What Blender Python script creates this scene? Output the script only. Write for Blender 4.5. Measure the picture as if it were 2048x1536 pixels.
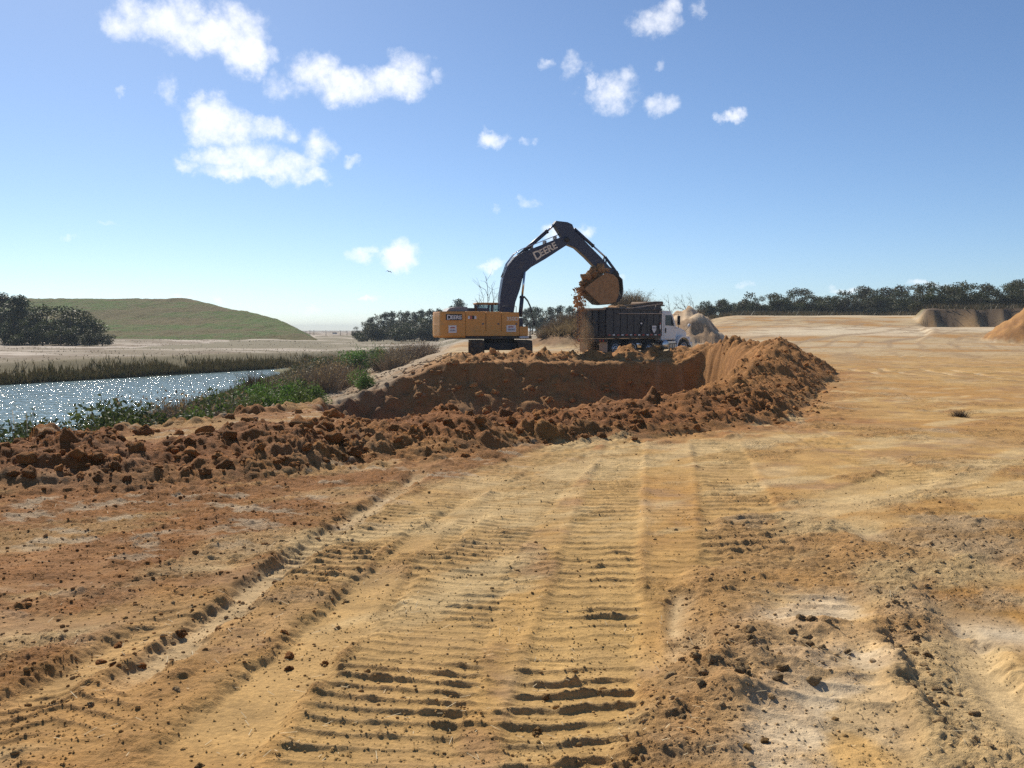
import bpy, bmesh, math, random
import numpy as np
from mathutils import Vector, Matrix, Euler

for o in list(bpy.data.objects):
    bpy.data.objects.remove(o, do_unlink=True)
SC = bpy.context.scene
COL = SC.collection
R = math.radians
random.seed(7)

# ------------------------------------------------------------------ camera
CAM_H = 1.65
F_PX = 1900.0                       # focal length in pixels of a 2048 px wide picture
PITCH = math.atan(108.0 / F_PX)     # looking slightly down
cam_d = bpy.data.cameras.new('camera')
cam = bpy.data.objects.new('camera', cam_d)
COL.objects.link(cam)
cam.location = (0, 0, CAM_H)
cam.rotation_euler = (R(90) - PITCH, 0, 0)
cam_d.sensor_width = 36.0
cam_d.lens = 36.0 * F_PX / 2048.0
cam_d.clip_start = 0.05
cam_d.clip_end = 20000
SC.camera = cam
SC.render.resolution_x, SC.render.resolution_y = 1024, 768

# ------------------------------------------------------------------ light
SUN_AZ, SUN_EL = R(-27), R(38)      # azimuth from +Y towards +X
SUN_DIR = Vector((math.sin(SUN_AZ) * math.cos(SUN_EL), math.cos(SUN_AZ) * math.cos(SUN_EL), math.sin(SUN_EL)))
sun_d = bpy.data.lights.new('sun', 'SUN')
sun_d.energy = 4.8
sun_d.angle = R(0.53)
sun_d.color = (1.0, 0.91, 0.76)
sun = bpy.data.objects.new('sun', sun_d)
COL.objects.link(sun)
sun.rotation_euler = SUN_DIR.to_track_quat('Z', 'Y').to_euler()
sun.location = (0, 0, 60)

SC.view_settings.view_transform = 'Standard'
SC.view_settings.look = 'None'
SC.view_settings.gamma = 1.0
SC.view_settings.exposure = 0.30
SC.view_settings.use_curve_mapping = False
SC.cycles.max_bounces = 5
SC.cycles.diffuse_bounces = 2
SC.cycles.glossy_bounces = 2
SC.cycles.transmission_bounces = 3
SC.cycles.volume_bounces = 0
SC.cycles.use_denoising = False
SC.cycles.use_adaptive_sampling = True
SC.cycles.adaptive_threshold = 0.01


def ray(px, py):
    """direction slopes (x per y, z per y) of a picture point"""
    k = (px - 1024) / F_PX
    v = (768 - py) / F_PX
    den = math.cos(PITCH) + v * math.sin(PITCH)
    return k / den, (-math.sin(PITCH) + v * math.cos(PITCH)) / den


def at(px, py, Y):
    kx, kz = ray(px, py)
    return Vector((kx * Y, Y, CAM_H + kz * Y))


def g2(px, py, z=0.0):
    kx, kz = ray(px, py)
    Y = (z - CAM_H) / kz
    return kx * Y, Y


# ------------------------------------------------------------------ world: sky and clouds by direction
world = bpy.data.worlds.new('World')
SC.world = world
world.use_nodes = True
wt = world.node_tree
for n in list(wt.nodes):
    wt.nodes.remove(n)


class NB:
    """small helper to wire math nodes"""
    def __init__(s, tree):
        s.t = tree

    def n(s, kind, **kw):
        nd = s.t.nodes.new(kind)
        for k, v in kw.items():
            setattr(nd, k, v)
        return nd

    def link(s, a, b):
        s.t.links.new(a, b)

    def put(s, sock, v):
        if isinstance(v, bpy.types.NodeSocket):
            s.link(v, sock)
        else:
            sock.default_value = v

    def m(s, op, a, b=None, c=None, clamp=False):
        nd = s.n('ShaderNodeMath', operation=op)
        nd.use_clamp = clamp
        s.put(nd.inputs[0], a)
        if b is not None:
            s.put(nd.inputs[1], b)
        if c is not None:
            s.put(nd.inputs[2], c)
        return nd.outputs[0]

    def v(s, op, a, b=None):
        nd = s.n('ShaderNodeVectorMath', operation=op)
        s.put(nd.inputs[0], a)
        if b is not None:
            s.put(nd.inputs[1], b)
        return nd.outputs[0]

    def ramp(s, x, a, b, o0=0.0, o1=1.0):
        nd = s.n('ShaderNodeMapRange', interpolation_type='SMOOTHSTEP')
        s.put(nd.inputs[0], x)
        for i, q in enumerate((a, b, o0, o1)):
            nd.inputs[i + 1].default_value = q
        return nd.outputs[0]

    def noise(s, vec, scale, detail=4, rough=0.55, dist=0.0, out='Fac'):
        nd = s.n('ShaderNodeTexNoise')
        if vec is not None:
            s.link(vec, nd.inputs['Vector'])
        nd.inputs['Scale'].default_value = scale
        nd.inputs['Detail'].default_value = detail
        nd.inputs['Roughness'].default_value = rough
        nd.inputs['Distortion'].default_value = dist
        return nd.outputs[out]

    def mix(s, f, a, b, blend='MIX'):
        nd = s.n('ShaderNodeMix', data_type='RGBA', blend_type=blend)
        s.put(nd.inputs[0], f)
        s.put(nd.inputs[6], a)
        s.put(nd.inputs[7], b)
        return nd.outputs[2]


W = NB(wt)
sky = W.n('ShaderNodeTexSky', sky_type='NISHITA')
sky.sun_disc = False
sky.sun_elevation = SUN_EL
sky.sun_rotation = SUN_AZ
sky.altitude = 20
sky.air_density = 0.7
sky.dust_density = 0.28
sky.ozone_density = 3.0
tc = W.n('ShaderNodeTexCoord')
dirv = tc.outputs['Generated']
sep = W.n('ShaderNodeSeparateXYZ')
W.link(dirv, sep.inputs[0])
# directions in degrees: azimuth from +Y and elevation, warped a little so that outlines billow
warp = W.noise(dirv, 26, 5, 0.62, out='Color')
wsep = W.n('ShaderNodeSeparateXYZ')
W.link(warp, wsep.inputs[0])
az = W.m('MULTIPLY', W.m('ARCTAN2', sep.outputs[0], sep.outputs[1]), 57.2958)
el = W.m('MULTIPLY', W.m('ARCSINE', sep.outputs[2]), 57.2958)
cmbd = W.n('ShaderNodeCombineXYZ')
W.link(W.m('MULTIPLY_ADD', wsep.outputs[0], 3.0, W.m('SUBTRACT', az, 1.5)), cmbd.inputs[0])
W.link(W.m('MULTIPLY_ADD', wsep.outputs[1], 2.4, W.m('SUBTRACT', el, 1.2)), cmbd.inputs[1])
pos = cmbd.outputs[0]
CLOUDS = [  # picture centre, half sizes, tilt (deg), weight
    (262, 42, 50, 42, 0, 1.05), (330, 48, 70, 42, 0, 1.2), (372, 20, 38, 30, 0, 1.0), (440, 62, 90, 42, -14, 1.25), (493, 105, 44, 44, 0, 1.2), (545, 98, 20, 16, 0, .55),
    (560, 168, 34, 26, 0, .62), (635, 148, 56, 42, 0, 1.15), (700, 178, 80, 34, -8, 1.2), (790, 165, 66, 36, 10, 1.2), (820, 130, 44, 30, 0, 1.0), (872, 160, 18, 14, 0, .6),
    (335, 186, 24, 28, 0, .62), (393, 205, 16, 22, 0, .7), (430, 245, 62, 46, 0, 1.2), (478, 262, 40, 36, 0, 1.0), (540, 258, 46, 26, 15, .9), (632, 296, 34, 30, 0, .8),
    (440, 318, 62, 24, 0, 1.1), (505, 318, 62, 40, 0, 1.2), (580, 338, 60, 32, -10, 1.2), (630, 356, 40, 18, 0, 1.1), (375, 330, 34, 14, 0, .9), (500, 345, 120, 18, -6, 1.1),
    (1225, 188, 52, 36, -8, 1.05), (1250, 165, 20, 22, 0, .7), (1182, 160, 14, 14, 0, .7), (1310, 40, 46, 28, 30, 1.05), (1325, 15, 34, 22, 0, .9), (1397, 22, 14, 12, 0, .55),
    (1145, 132, 26, 20, 0, .68), (1100, 130, 14, 10, 0, .5), (1328, 206, 30, 20, 0, .68), (1324, 133, 10, 12, 0, .5), (1475, 223, 24, 13, 0, .95), (985, 273, 38, 17, 0, 1.05), (1066, 281, 12, 7, 0, .5),
    (1060, 404, 17, 13, 0, .62), (803, 515, 46, 26, 0, 1.25), (800, 498, 26, 20, 0, .9), (725, 508, 36, 15, 0, 1.05), (984, 529, 24, 11, 0, .95), (1120, 466, 30, 12, 0, .8), (1165, 462, 24, 14, 0, .95),
    (375, 597, 26, 10, 0, .95), (442, 598, 16, 11, 0, .95), (740, 587, 18, 6, 0, .9), (596, 630, 18, 7, 0, .85), (618, 622, 18, 8, 0, .85), (715, 634, 34, 9, 0, .8), (640, 655, 40, 10, 0, .7),
    (712, 318, 16, 9, 0, .5), (150, 468, 14, 7, 0, .5), (215, 450, 12, 6, 0, .45), (995, 415, 14, 9, 0, .5), (1495, 574, 24, 6, 0, .6), (1680, 578, 30, 10, 0, .85), (1860, 566, 34, 9, 0, .7), (238, 175, 10, 9, 0, .45), (1230, 560, 20, 6, 0, .5),
]
field = None
for (cx, cy, rx, ry, tl, wgt) in CLOUDS:
    kx, kz = ray(cx, cy)
    a0 = math.degrees(math.atan(kx))
    e0 = math.degrees(math.atan(kz / math.hypot(1, kx)))
    sx = rx / F_PX * 57.3 * math.cos(R(a0)) * 1.12
    sy = ry / F_PX * 57.3 * 1.12
    nd = W.n('ShaderNodeVectorMath', operation='MULTIPLY_ADD')
    W.link(pos, nd.inputs[0])
    nd.inputs[1].default_value = (1 / sx, 1 / sy, 0)
    nd.inputs[2].default_value = (-a0 / sx, -e0 / sy, 0)
    dt = W.n('ShaderNodeVectorMath', operation='DOT_PRODUCT')
    W.link(nd.outputs[0], dt.inputs[0])
    W.link(nd.outputs[0], dt.inputs[1])
    val = W.m('MULTIPLY_ADD', dt.outputs['Value'], -wgt, wgt)
    field = val if field is None else W.m('MAXIMUM', field, val)
# the same kind of scattered fair-weather cloud goes on outside the part listed above
den = W.m('MAXIMUM', sep.outputs[2], 0.06)
flat = W.v('MULTIPLY', dirv, (1, 1, 0))
cmb = W.n('ShaderNodeCombineXYZ')
W.link(W.m('DIVIDE', sep.outputs[0], den), cmb.inputs[0])
W.link(W.m('DIVIDE', sep.outputs[1], den), cmb.inputs[1])
gen = W.m('MULTIPLY', W.m('SUBTRACT', W.noise(cmb.outputs[0], 0.9, 4, 0.55), 0.63), 7.0)
outside = W.m('MAXIMUM', W.ramp(W.m('ABSOLUTE', az), 32, 40), W.ramp(el, 22, 28))
gen = W.m('MULTIPLY_ADD', W.m('SUBTRACT', outside, 1.0), 8.0, gen)
field = W.m('MAXIMUM', field, gen)
fine = W.noise(dirv, 34, 9, 0.66)
fine2 = W.noise(dirv, 110, 6, 0.62)
tot = W.m('ADD', field, W.m('MULTIPLY', W.m('SUBTRACT', fine, 0.5), 2.3))
tot = W.m('ADD', tot, W.m('MULTIPLY', W.m('SUBTRACT', fine2, 0.5), 0.7))
alpha = W.ramp(tot, -0.2, 1.8)
alpha = W.m('MULTIPLY', alpha, W.ramp(el, 0.0, 2.5))
thick = W.ramp(tot, 1.0, 2.1)
ccol = W.mix(thick, (1.0, 1.0, 1.02, 1), (0.74, 0.75, 0.80, 1))
bg1 = W.n('ShaderNodeBackground')
W.link(W.mix(1.0, sky.outputs[0], (.90, .99, 1.06, 1), 'MULTIPLY'), bg1.inputs[0])
bg1.inputs[1].default_value = 0.088
bg2 = W.n('ShaderNodeBackground')
W.link(ccol, bg2.inputs[0])
bg2.inputs[1].default_value = 1.0
mixs = W.n('ShaderNodeMixShader')
W.link(alpha, mixs.inputs[0])
W.link(bg1.outputs[0], mixs.inputs[1])
W.link(bg2.outputs[0], mixs.inputs[2])
wo = W.n('ShaderNodeOutputWorld')
W.link(mixs.outputs[0], wo.inputs[0])
world.cycles.sampling_method = 'MANUAL'
world.cycles.sample_map_resolution = 256

# ------------------------------------------------------------------ numpy noise
_rng = np.random.RandomState(11)
_T = _rng.rand(512, 512).astype(np.float32)
_TX = _rng.rand(512, 512).astype(np.float32)
_TY = _rng.rand(512, 512).astype(np.float32)


def vnoise(x, y, f, seed=0):
    """value noise in -1..1"""
    x = x * f + seed * 17.31
    y = y * f + seed * 9.77
    xi = np.floor(x).astype(np.int32)
    yi = np.floor(y).astype(np.int32)
    fx = (x - xi).astype(np.float32)
    fy = (y - yi).astype(np.float32)
    fx = fx * fx * fx * (fx * (fx * 6 - 15) + 10)
    fy = fy * fy * fy * (fy * (fy * 6 - 15) + 10)
    x0, x1, y0, y1 = xi & 511, (xi + 1) & 511, yi & 511, (yi + 1) & 511
    a = _T[y0, x0]
    b = _T[y0, x1]
    c = _T[y1, x0]
    d = _T[y1, x1]
    return ((a + (b - a) * fx) * (1 - fy) + (c + (d - c) * fx) * fy) * 2 - 1


def fbm(x, y, f, o=4, seed=0, g=0.5):
    s, amp, tot = 0, 1.0, 0.0
    for i in range(o):
        # rotate each octave to hide the lattice
        c, t = math.cos(0.6 + i * 1.1), math.sin(0.6 + i * 1.1)
        s = s + amp * vnoise(x * c - y * t, x * t + y * c, f * 2.03 ** i, seed + i * 3)
        tot += amp
        amp *= g
    return s / tot


def worley(x, y, f, seed=0):
    """distance to the nearest jittered cell point, in cell units, and a cell id value"""
    x = x * f + seed * 3.7
    y = y * f + seed * 5.1
    xi = np.floor(x).astype(np.int32)
    yi = np.floor(y).astype(np.int32)
    best = np.full(x.shape, 9.0, np.float32)
    cid = np.zeros(x.shape, np.float32)
    for dx in (-1, 0, 1):
        for dy in (-1, 0, 1):
            cx, cy = xi + dx, yi + dy
            jx = _TX[cy & 511, cx & 511]
            jy = _TY[cy & 511, cx & 511]
            d = (cx + jx - x) ** 2 + (cy + jy - y) ** 2
            m = d < best
            best = np.where(m, d, best)
            cid = np.where(m, _T[cy & 511, cx & 511], cid)
    return np.sqrt(best), cid


def S(a, b, x):
    t = np.clip((x - a) / (b - a), 0, 1)
    return t * t * (3 - 2 * t)


def polyline(x, y, pts):
    """distance to a polyline, running length at the nearest point, signed side, and interpolated extra columns"""
    pts = np.asarray(pts, float)
    best = np.full(x.shape, 1e9, np.float32)
    run = np.zeros(x.shape, np.float32)
    side = np.zeros(x.shape, np.float32)
    ex = [np.zeros(x.shape, np.float32) for _ in range(pts.shape[1] - 2)]
    L = 0.0
    for i in range(len(pts) - 1):
        ax, ay = pts[i, :2]
        bx, by = pts[i + 1, :2]
        l = math.hypot(bx - ax, by - ay)
        ux, uy = (bx - ax) / l, (by - ay) / l
        t = np.clip((x - ax) * ux + (y - ay) * uy, 0, l)
        dx, dy = x - (ax + t * ux), y - (ay + t * uy)
        d = np.sqrt(dx * dx + dy * dy)
        m = d < best
        best = np.where(m, d, best)
        run = np.where(m, L + t, run)
        side = np.where(m, np.sign(ux * dy - uy * dx), side)
        for k in range(len(ex)):
            ex[k] = np.where(m, pts[i, 2 + k] + (pts[i + 1, 2 + k] - pts[i, 2 + k]) * t / l, ex[k])
        L += l
    return best, run, side, ex


def poly_sd(x, y, pts):
    """signed distance to a closed polygon, positive inside"""
    pts = np.asarray(pts, float)
    d = polyline(x, y, np.vstack([pts, pts[:1]]))[0]
    ins = np.zeros(x.shape, bool)
    n = len(pts)
    for i in range(n):
        x0, y0 = pts[i]
        x1, y1 = pts[(i + 1) % n]
        c = ((y0 > y) != (y1 > y)) & (x < (x1 - x0) * (y - y0) / (y1 - y0 + 1e-12) + x0)
        ins ^= c
    return np.where(ins, d, -d)


# ------------------------------------------------------------------ terrain
WATER_Z = -3.0
FS_A, FS_B = np.array((-60.0, 42.0)), np.array((-26.0, 119.0))       # far shore line
_fu = (FS_B - FS_A) / np.linalg.norm(FS_B - FS_A)
FS_N = np.array((-_fu[1], _fu[0]))                                     # points to the far side


def x_top(y):
    return np.interp(y, [0, 8, 13, 20, 28, 45, 60, 120, 200, 500, 3000], [-10, -9, -7.2, -4.5, -3.0, -3.4, -4.0, -6, -10, -40, -300])


def x_shore(y):
    return -19 - (y - 46) * 0.097


PIT = [(-10.6, 40.6), (-9.4, 42.2), (-7.7, 45.0), (-4.0, 47.2), (-1.5, 48.3), (2, 48.5), (5, 48.3), (8, 48.1), (9.6, 47.8), (10.2, 46.0), (10.4, 43.5), (9.8, 38), (8.0, 31), (6.0, 25.6), (4.4, 21.4),
       (3.2, 19.1), (1.6, 17.3), (-1, 16.4), (-2.8, 16.6), (-4.2, 20), (-5.6, 27), (-8.4, 35)]
CREST = [  # x, y, height, half width of the berm round the near side of the pit
    (-12, 9.6, .40, 1.7), (-9, 10.0, .45, 1.6), (-6.4, 10.4, .52, 1.55), (-5.2, 10.7, .60, 1.5), (-4.2, 11.1, .44, 1.5), (-3.3, 11.9, .56, 1.45), (-2.6, 12.5, .46, 1.4), (-1.8, 13.2, .56, 1.4), (-1.0, 13.9, .52, 1.4),
    (-.1, 14.6, .42, 1.5), (.9, 15.3, .46, 1.5), (1.8, 15.9, .66, 1.5), (2.4, 16.4, .5, 1.5), (3.0, 16.9, .72, 1.4), (3.6, 17.7, .5, 1.4), (4.3, 18.7, .68, 1.4), (5.5, 22, .75, 1.45), (7.2, 27, .92, 1.6), (9.3, 33, 1.12, 1.75),
    (11.0, 39, 1.25, 1.9), (11.0, 43.5, 1.25, 1.8), (10.4, 47.5, 1.0, 1.6), (9.0, 50.0, .7, 1.5)]
HEAPS = [  # small heaps of loose soil between the pit and the machines
    (4.6, 51.0, .45, 1.4), (6.3, 51.3, .62, 1.5), (7.7, 51.6, .55, 1.4), (9.3, 52.0, .75, 1.6), (10.6, 52.4, .8, 1.8),
    (0.5, 50.6, .62, 1.5), (-1.0, 50.4, .5, 1.4), (2.6, 50.2, .42, 1.3), (-2.6, 50.0, .35, 1.3), (1.6, 49.7, .5, 1.1)]


def px_path(pts):
    return [g2(*p) for p in pts]


TRK_A = px_path([(1150, 1640), (1142, 1480), (1166, 1300), (1198, 1120), (1222, 1000), (1240, 930), (1252, 880)])
TRK_B = px_path([(1506, 1152), (1492, 1080), (1470, 1000), (1448, 930), (1428, 880)])
TRK_C = px_path([(700, 1620), (742, 1500), (808, 1360), (872, 1220), (928, 1130), (1000, 1040), (1090, 960), (1170, 900)])
TRK_D = px_path([(1385, 1180), (1370, 1060), (1350, 960), (1330, 890)])
TRK_F = px_path([(560, 1190), (700, 1090), (850, 1010), (1010, 945), (1180, 885)])
TRK_G = px_path([(960, 1640), (1000, 1420), (1060, 1220), (1120, 1060), (1180, 960)])
TRK_H = px_path([(2100, 1010), (1850, 960), (1680, 900), (1560, 845)])
TRK_E = px_path([(20, 1620), (60, 1500), (150, 1400), (300, 1290), (470, 1180)])
RUT_1 = px_path([(180, 1420), (300, 1330), (430, 1236), (560, 1140), (700, 1048), (790, 985), (855, 940)])
RUT_2 = px_path([(-60, 1480), (60, 1400), (230, 1300), (420, 1210)])
RUT_3 = px_path([(330, 1600), (520, 1400), (640, 1280), (760, 1170), (860, 1080), (960, 1010)])
STRIP_R = px_path([(2120, 1560), (1990, 1440), (1900, 1330), (1830, 1220)])
STRIP_R2 = px_path([(2150, 1330), (2040, 1290), (1960, 1240), (1880, 1205)])
STRIP_R3 = px_path([(2100, 1150), (1900, 1120), (1760, 1080), (1640, 1040)])
STRIP_R4 = px_path([(1580, 985), (1680, 1000), (1790, 968), (1870, 935)])
STRIP_R5 = px_path([(1690, 1120), (1750, 1165)])
PATCH = [g2(*p) for p in [(1335, 1175), (1400, 1185), (1432, 1250), (1430, 1330), (1330, 1340), (1325, 1250)]]
CLAY = [g2(*p) for p in [(1440, 1165), (1700, 1180), (1790, 1250), (1860, 1420), (1900, 1600), (1380, 1640), (1440, 1400)]]
RIDGE_R = px_path([(1780, 1190), (1830, 1290), (1880, 1400), (1960, 1520), (2030, 1620)])
RIDGE_M = px_path([(1330, 1600), (1390, 1450), (1430, 1320), (1450, 1200), (1440, 1150)])
LUMPS_M = px_path([(1460, 1380), (1520, 1330), (1580, 1290), (1640, 1270)])
ROUGH_R = px_path([(1560, 1060), (1640, 1150), (1760, 1130), (1900, 1100), (2048, 1080)])

SAND = np.array((.45, .272, .092))
PALE = np.array((.50, .36, .19))
ORANGE = np.array((.44, .235, .065))
OCHRE = np.array((.40, .205, .052))
BROWN = np.array((.30, .175, .085))
BERM = np.array((.27, .103, .026))
GREY = np.array((.34, .28, .215))
WALLC = np.array((.27, .125, .046))
GREYV = np.array((.30, .265, .23))


def lerpc(c, t, k):
    return c + (k - c) * np.clip(t, 0, 1)[..., None]


def terrain(x, y, detail=True):
    """height, colour, grit and object id at world points (1-D arrays)"""
    x = x.astype(np.float64)
    y = y.astype(np.float64)
    n = x.shape
    rr = np.hypot(x, y)
    yy = np.maximum(y, 1e-3)
    a = x / yy
    front = y > 0
    z = 0.05 * fbm(x, y, .11, 3, 1) + 0.03 * fbm(x, y, .5, 2, 5)
    ident = np.zeros(n, np.int32)
    # ---- far right: the sandy slope up to the trees, and the cut bank at its right
    aw = a + .02 * fbm(x, y, .05, 2, 33)
    lift = S(.10, .235, aw)
    slope = 4.5 * S(97, 188, y) * lift
    low = 2.1 * S(97, 140, y) * lift
    cut_y = 150 + 1.5 * fbm(x, y, .07, 2, 8) + .25 * fbm(x, y, .8, 3, 14)
    low = np.where(y > cut_y, np.minimum(low + (y - cut_y) * 3.5, 5.0 + .3 * fbm(x, y, .2, 3, 3)), low)
    sel = S(.428, .440, aw)
    rise = np.where(front, slope * (1 - sel) + low * sel, 0)
    z = z + rise
    far = S(60, 120, rr)
    z = z + far * (.25 * fbm(x, y, .04, 3, 12))
    # ---- left: bank down to the pond and up again beyond it
    xt, xs = x_top(y), x_shore(np.clip(y, -200, 220))
    t = (xt - x) * 15.6 / np.maximum(xt - xs, 1.0)
    t = t + .5 * fbm(x, y, .25, 3, 21)
    near = np.where(t < 0, 0, np.where(t < 6, -.355 * t, -2.13 - (t - 6) / 9.6 * .87))
    near = np.where(t < 0, 0, near - np.where(t < 1.2, -.18 * (1.2 - t) * S(0, 1.2, t), 0))
    near = np.maximum(near, -5)
    w = (x - FS_A[0]) * FS_N[0] + (y - FS_A[1]) * FS_N[1] + 1.2 * fbm(x, y, .08, 3, 9)
    farz = np.where(w < 5, -3 + 1.7 * np.clip(w / 5, -1.2, 1), -1.3 + np.minimum((w - 5) * .006, .9)) + .25 * S(6, 20, w) * fbm(x, y, .12, 3, 4)
    zl = np.where(front | (x < -12), np.maximum(near, farz), 0)
    zl = np.where(x < xt, zl, 0)
    z = z + zl
    # ---- colours of the yard
    col = np.tile(SAND, (n[0], 1))
    grit = np.full(n, .5)
    m1 = fbm(x, y, .35, 4, 40)
    m2 = fbm(x, y, 1.3, 4, 44)
    m3 = fbm(x, y, 6.0, 3, 47)
    col = lerpc(col, .75 * S(-.05, .45, m1 + .3 * m2), OCHRE)
    col = lerpc(col, .7 * S(.05, .5, m2 + .3 * m3), BROWN)
    col = lerpc(col, .5 * S(.15, .5, fbm(x, y, .7, 3, 51)), PALE)
    # beyond 60 m: streaks across the sandy slope, along the wheel tracks
    st = fbm(x * .25 + y * .9, x * .9 - y * .12, .14, 4, 61)
    farc = lerpc(np.tile(np.array((.45, .33, .18)), (n[0], 1)), S(-.15, .25, st), OCHRE * .92)
    farc = lerpc(farc, .7 * S(.1, .5, fbm(x * .3, y, .2, 4, 66)), np.array((.40, .31, .21)))
    farc = lerpc(farc, .85 * S(.16, .28, aw) * S(85, 130, y + 12 * m1) * S(-.35, .25, fbm(x * .5 + y * .5, y - x * .3, .06, 3, 69)), np.array((.60, .50, .35)))
    for (sx0, per, sd_, amt) in ((120, 7.0, 62, .95), (40, 4.3, 63, .9), (150, 3.1, 67, .8)):
        rad_ = np.hypot(x - sx0, (y - 20) * .8) + 3 * fbm(x, y, .03, 3, sd_)
        fr_ = np.abs((rad_ / per) % 1 - .5) * 2
        farc = lerpc(farc, amt * S(.72, .9, fr_) * S(-.15, .25, fbm(x, y, .05, 3, sd_ + 4)), np.array((.30, .205, .115)))
    fb = S(38, 75, y + 8 * m1)
    col = lerpc(col, fb, farc) if fb.max() > 0 else col
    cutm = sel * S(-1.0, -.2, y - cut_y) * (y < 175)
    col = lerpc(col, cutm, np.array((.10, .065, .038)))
    top = S(183, 192, y) * lift * (1 - sel) + sel * (y > 158)
    col = lerpc(col, top, np.array((.17, .15, .07)))
    # ---- left bank colours
    lb = S(.2, 1.5, t) * (front) * (x < xt)
    gr = fbm(x * 1.0, y * .35, .8, 4, 71)
    bank = lerpc(np.tile(np.array((.33, .25, .165)), (n[0], 1)), S(-.1, .4, gr), np.array((.27, .17, .09)))
    bank = lerpc(bank, S(7, 10.5, t + 2 * m1), np.array((.13, .12, .05)))
    col = lerpc(col, lb * S(24, 32, y), bank)
    col = lerpc(col, lb * (1 - S(24, 32, y)), np.array((.34, .19, .075)))
    fbk = S(-1, 2, w) * (x < xt - 6)
    sandm = S(-.25, .25, fbm(x * .4, y, .10, 5, 77) + .35 * S(50, 10, np.abs(w - 30)) * S(-40, -70, x))
    fcol = lerpc(np.tile(np.array((.16, .125, .075)), (n[0], 1)), sandm, np.array((.42, .36, .30)))
    fcol = lerpc(fcol, S(-.05, .25, fbm(x * .6, y, .35, 4, 79)) * .85, np.array((.15, .105, .065)))
    fcol = lerpc(fcol, S(9, 3, w), np.array((.13, .105, .045)))
    col = lerpc(col, fbk, fcol)
    mid = S(110, 150, y) * S(.08, -.02, a) * (x > xs - 30)
    mcol = lerpc(np.tile(np.array((.15, .125, .07)), (n[0], 1)), S(.02, .4, fbm(x * .35, y, .12, 5, 83)), np.array((.40, .34, .27)))
    col = lerpc(col, mid, mcol)
    # gravelly furrows on the slope left of the excavator
    fur = S(.5, 2, t) * S(7, 4, t) * S(38, 46, y) * S(95, 75, y)
    z = z + fur * .11 * np.sin((x * .35 + y * .94) * 5.2 + 2 * fbm(x, y, .3, 2, 90)) + fur * .12 * fbm(x, y, 2.0, 3, 91)
    # ---- mounds beyond the truck
    def mound(cx, cy, rx, ry, h, seed, power=1.0, amp=.25):
        u = ((x - cx) / rx) ** 2 + ((y - cy) / ry) ** 2
        r = np.sqrt(u)
        base = h * np.clip(1 - r ** power, 0, 1)
        nz = fbm(x, y, .45, 4, seed)
        return np.where(base > 0, base * (1 + amp * nz) + .42 * fbm(x, y, 1.3, 3, seed + 5) * np.clip(base * 1.5, 0, 1), 0), base
    e1, b1 = mound(11.3, 95, 10.5, 11, 3.9, 100, 1.2)
    e2, b2 = mound(16.9, 92, 4.6, 8, 3.9, 110, 1.2, .3)
    e3, b3 = mound(63.5, 106, 10.5, 9, 8.0, 120, 1.0, .1)
    e3 = np.minimum(e3, 4.6 + .5 * fbm(x, y, .4, 3, 121))
    mm = np.maximum(np.maximum(e1, e2), e3)
    z = z + mm
    c1 = lerpc(np.tile(np.array((.20, .110, .046)), (n[0], 1)), S(.0, .4, fbm(x, y * .4, .7, 4, 105)), np.array((.31, .20, .10)))
    col = lerpc(col, S(.05, .5, b1), c1)
    c2 = lerpc(np.tile(np.array((.62, .46, .30)), (n[0], 1)), S(.05, .45, fbm(x, y, .7, 4, 115)), np.array((.36, .23, .13)))
    col = lerpc(col, S(.1, .5, b2) * (e2 > e1), c2)
    c3 = lerpc(np.tile(np.array((.37, .19, .06)), (n[0], 1)), S(-.1, .35, fbm(x, y, .7, 4, 125)), np.array((.26, .125, .04)))
    col = lerpc(col, S(.05, .4, b3), c3)
    ident = np.where((b1 > .12) & (e1 >= e2), 1, ident)
    ident = np.where((b2 > .12) & (e2 > e1), 2, ident)
    ident = np.where(b3 > .1, 3, ident)
    # ---- the pit
    pm = np.where((x > -14) & (x < 15) & (y > 14) & (y < 52))[0]
    if len(pm):
        px_, py_ = x[pm], y[pm]
        wob = .32 * fbm(px_, py_, .45, 3, 140) + .14 * fbm(px_, py_, 1.9, 3, 141)
        sd = poly_sd(px_, py_, PIT) + wob
        floor = -2.9 + .18 * fbm(px_, py_, .6, 3, 142)
        # slumped earth below the excavator
        dl, _, _, _ = polyline(px_, py_, [(-2.7, 48.0), (2.3, 48.6)])
        cone = .15 - .60 * dl * (1 + .22 * fbm(px_, py_, .5, 3, 143)) + .22 * fbm(px_, py_, 1.2, 4, 144)
        floor = np.maximum(floor, np.minimum(cone, -.15))
        wall = S(0, .95, sd)
        talus = S(2.6, .6, sd) * .5 * (1 + fbm(px_, py_, .9, 3, 145))
        zp = z[pm]
        newz = zp + (np.minimum(floor + talus, zp) - zp) * wall
        wmask = S(.05, .35, sd)
        pc = lerpc(np.tile(WALLC, (len(pm), 1)), S(-.1, .5, fbm(px_, py_, .5, 4, 146)), np.array((.34, .19, .08)))
        pc = lerpc(pc, S(0, .5, fbm(px_ * 3, py_ * .7, .7, 3, 147)) * .6, np.array((.26, .13, .06)))
        # sunlit stripes, painted as paler colour on the wall at the right-hand end
        band = S(8.6, 9.8, px_) * S(40, 43, py_) * wmask
        pc = lerpc(pc, band * S(-.2, .3, fbm(px_ + py_ * 2.0, py_ * 2.0, 1.5, 3, 148)), np.array((.55, .42, .27)))
        col[pm] = lerpc(col[pm], wmask, pc)
        z[pm] = newz
        grit[pm] = np.maximum(grit[pm], wmask * .9)
    # ---- berm and heaps of loose soil
    bm_ = np.where((x > -15) & (x < 16) & (y > 6) & (y < 56))[0]
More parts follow.
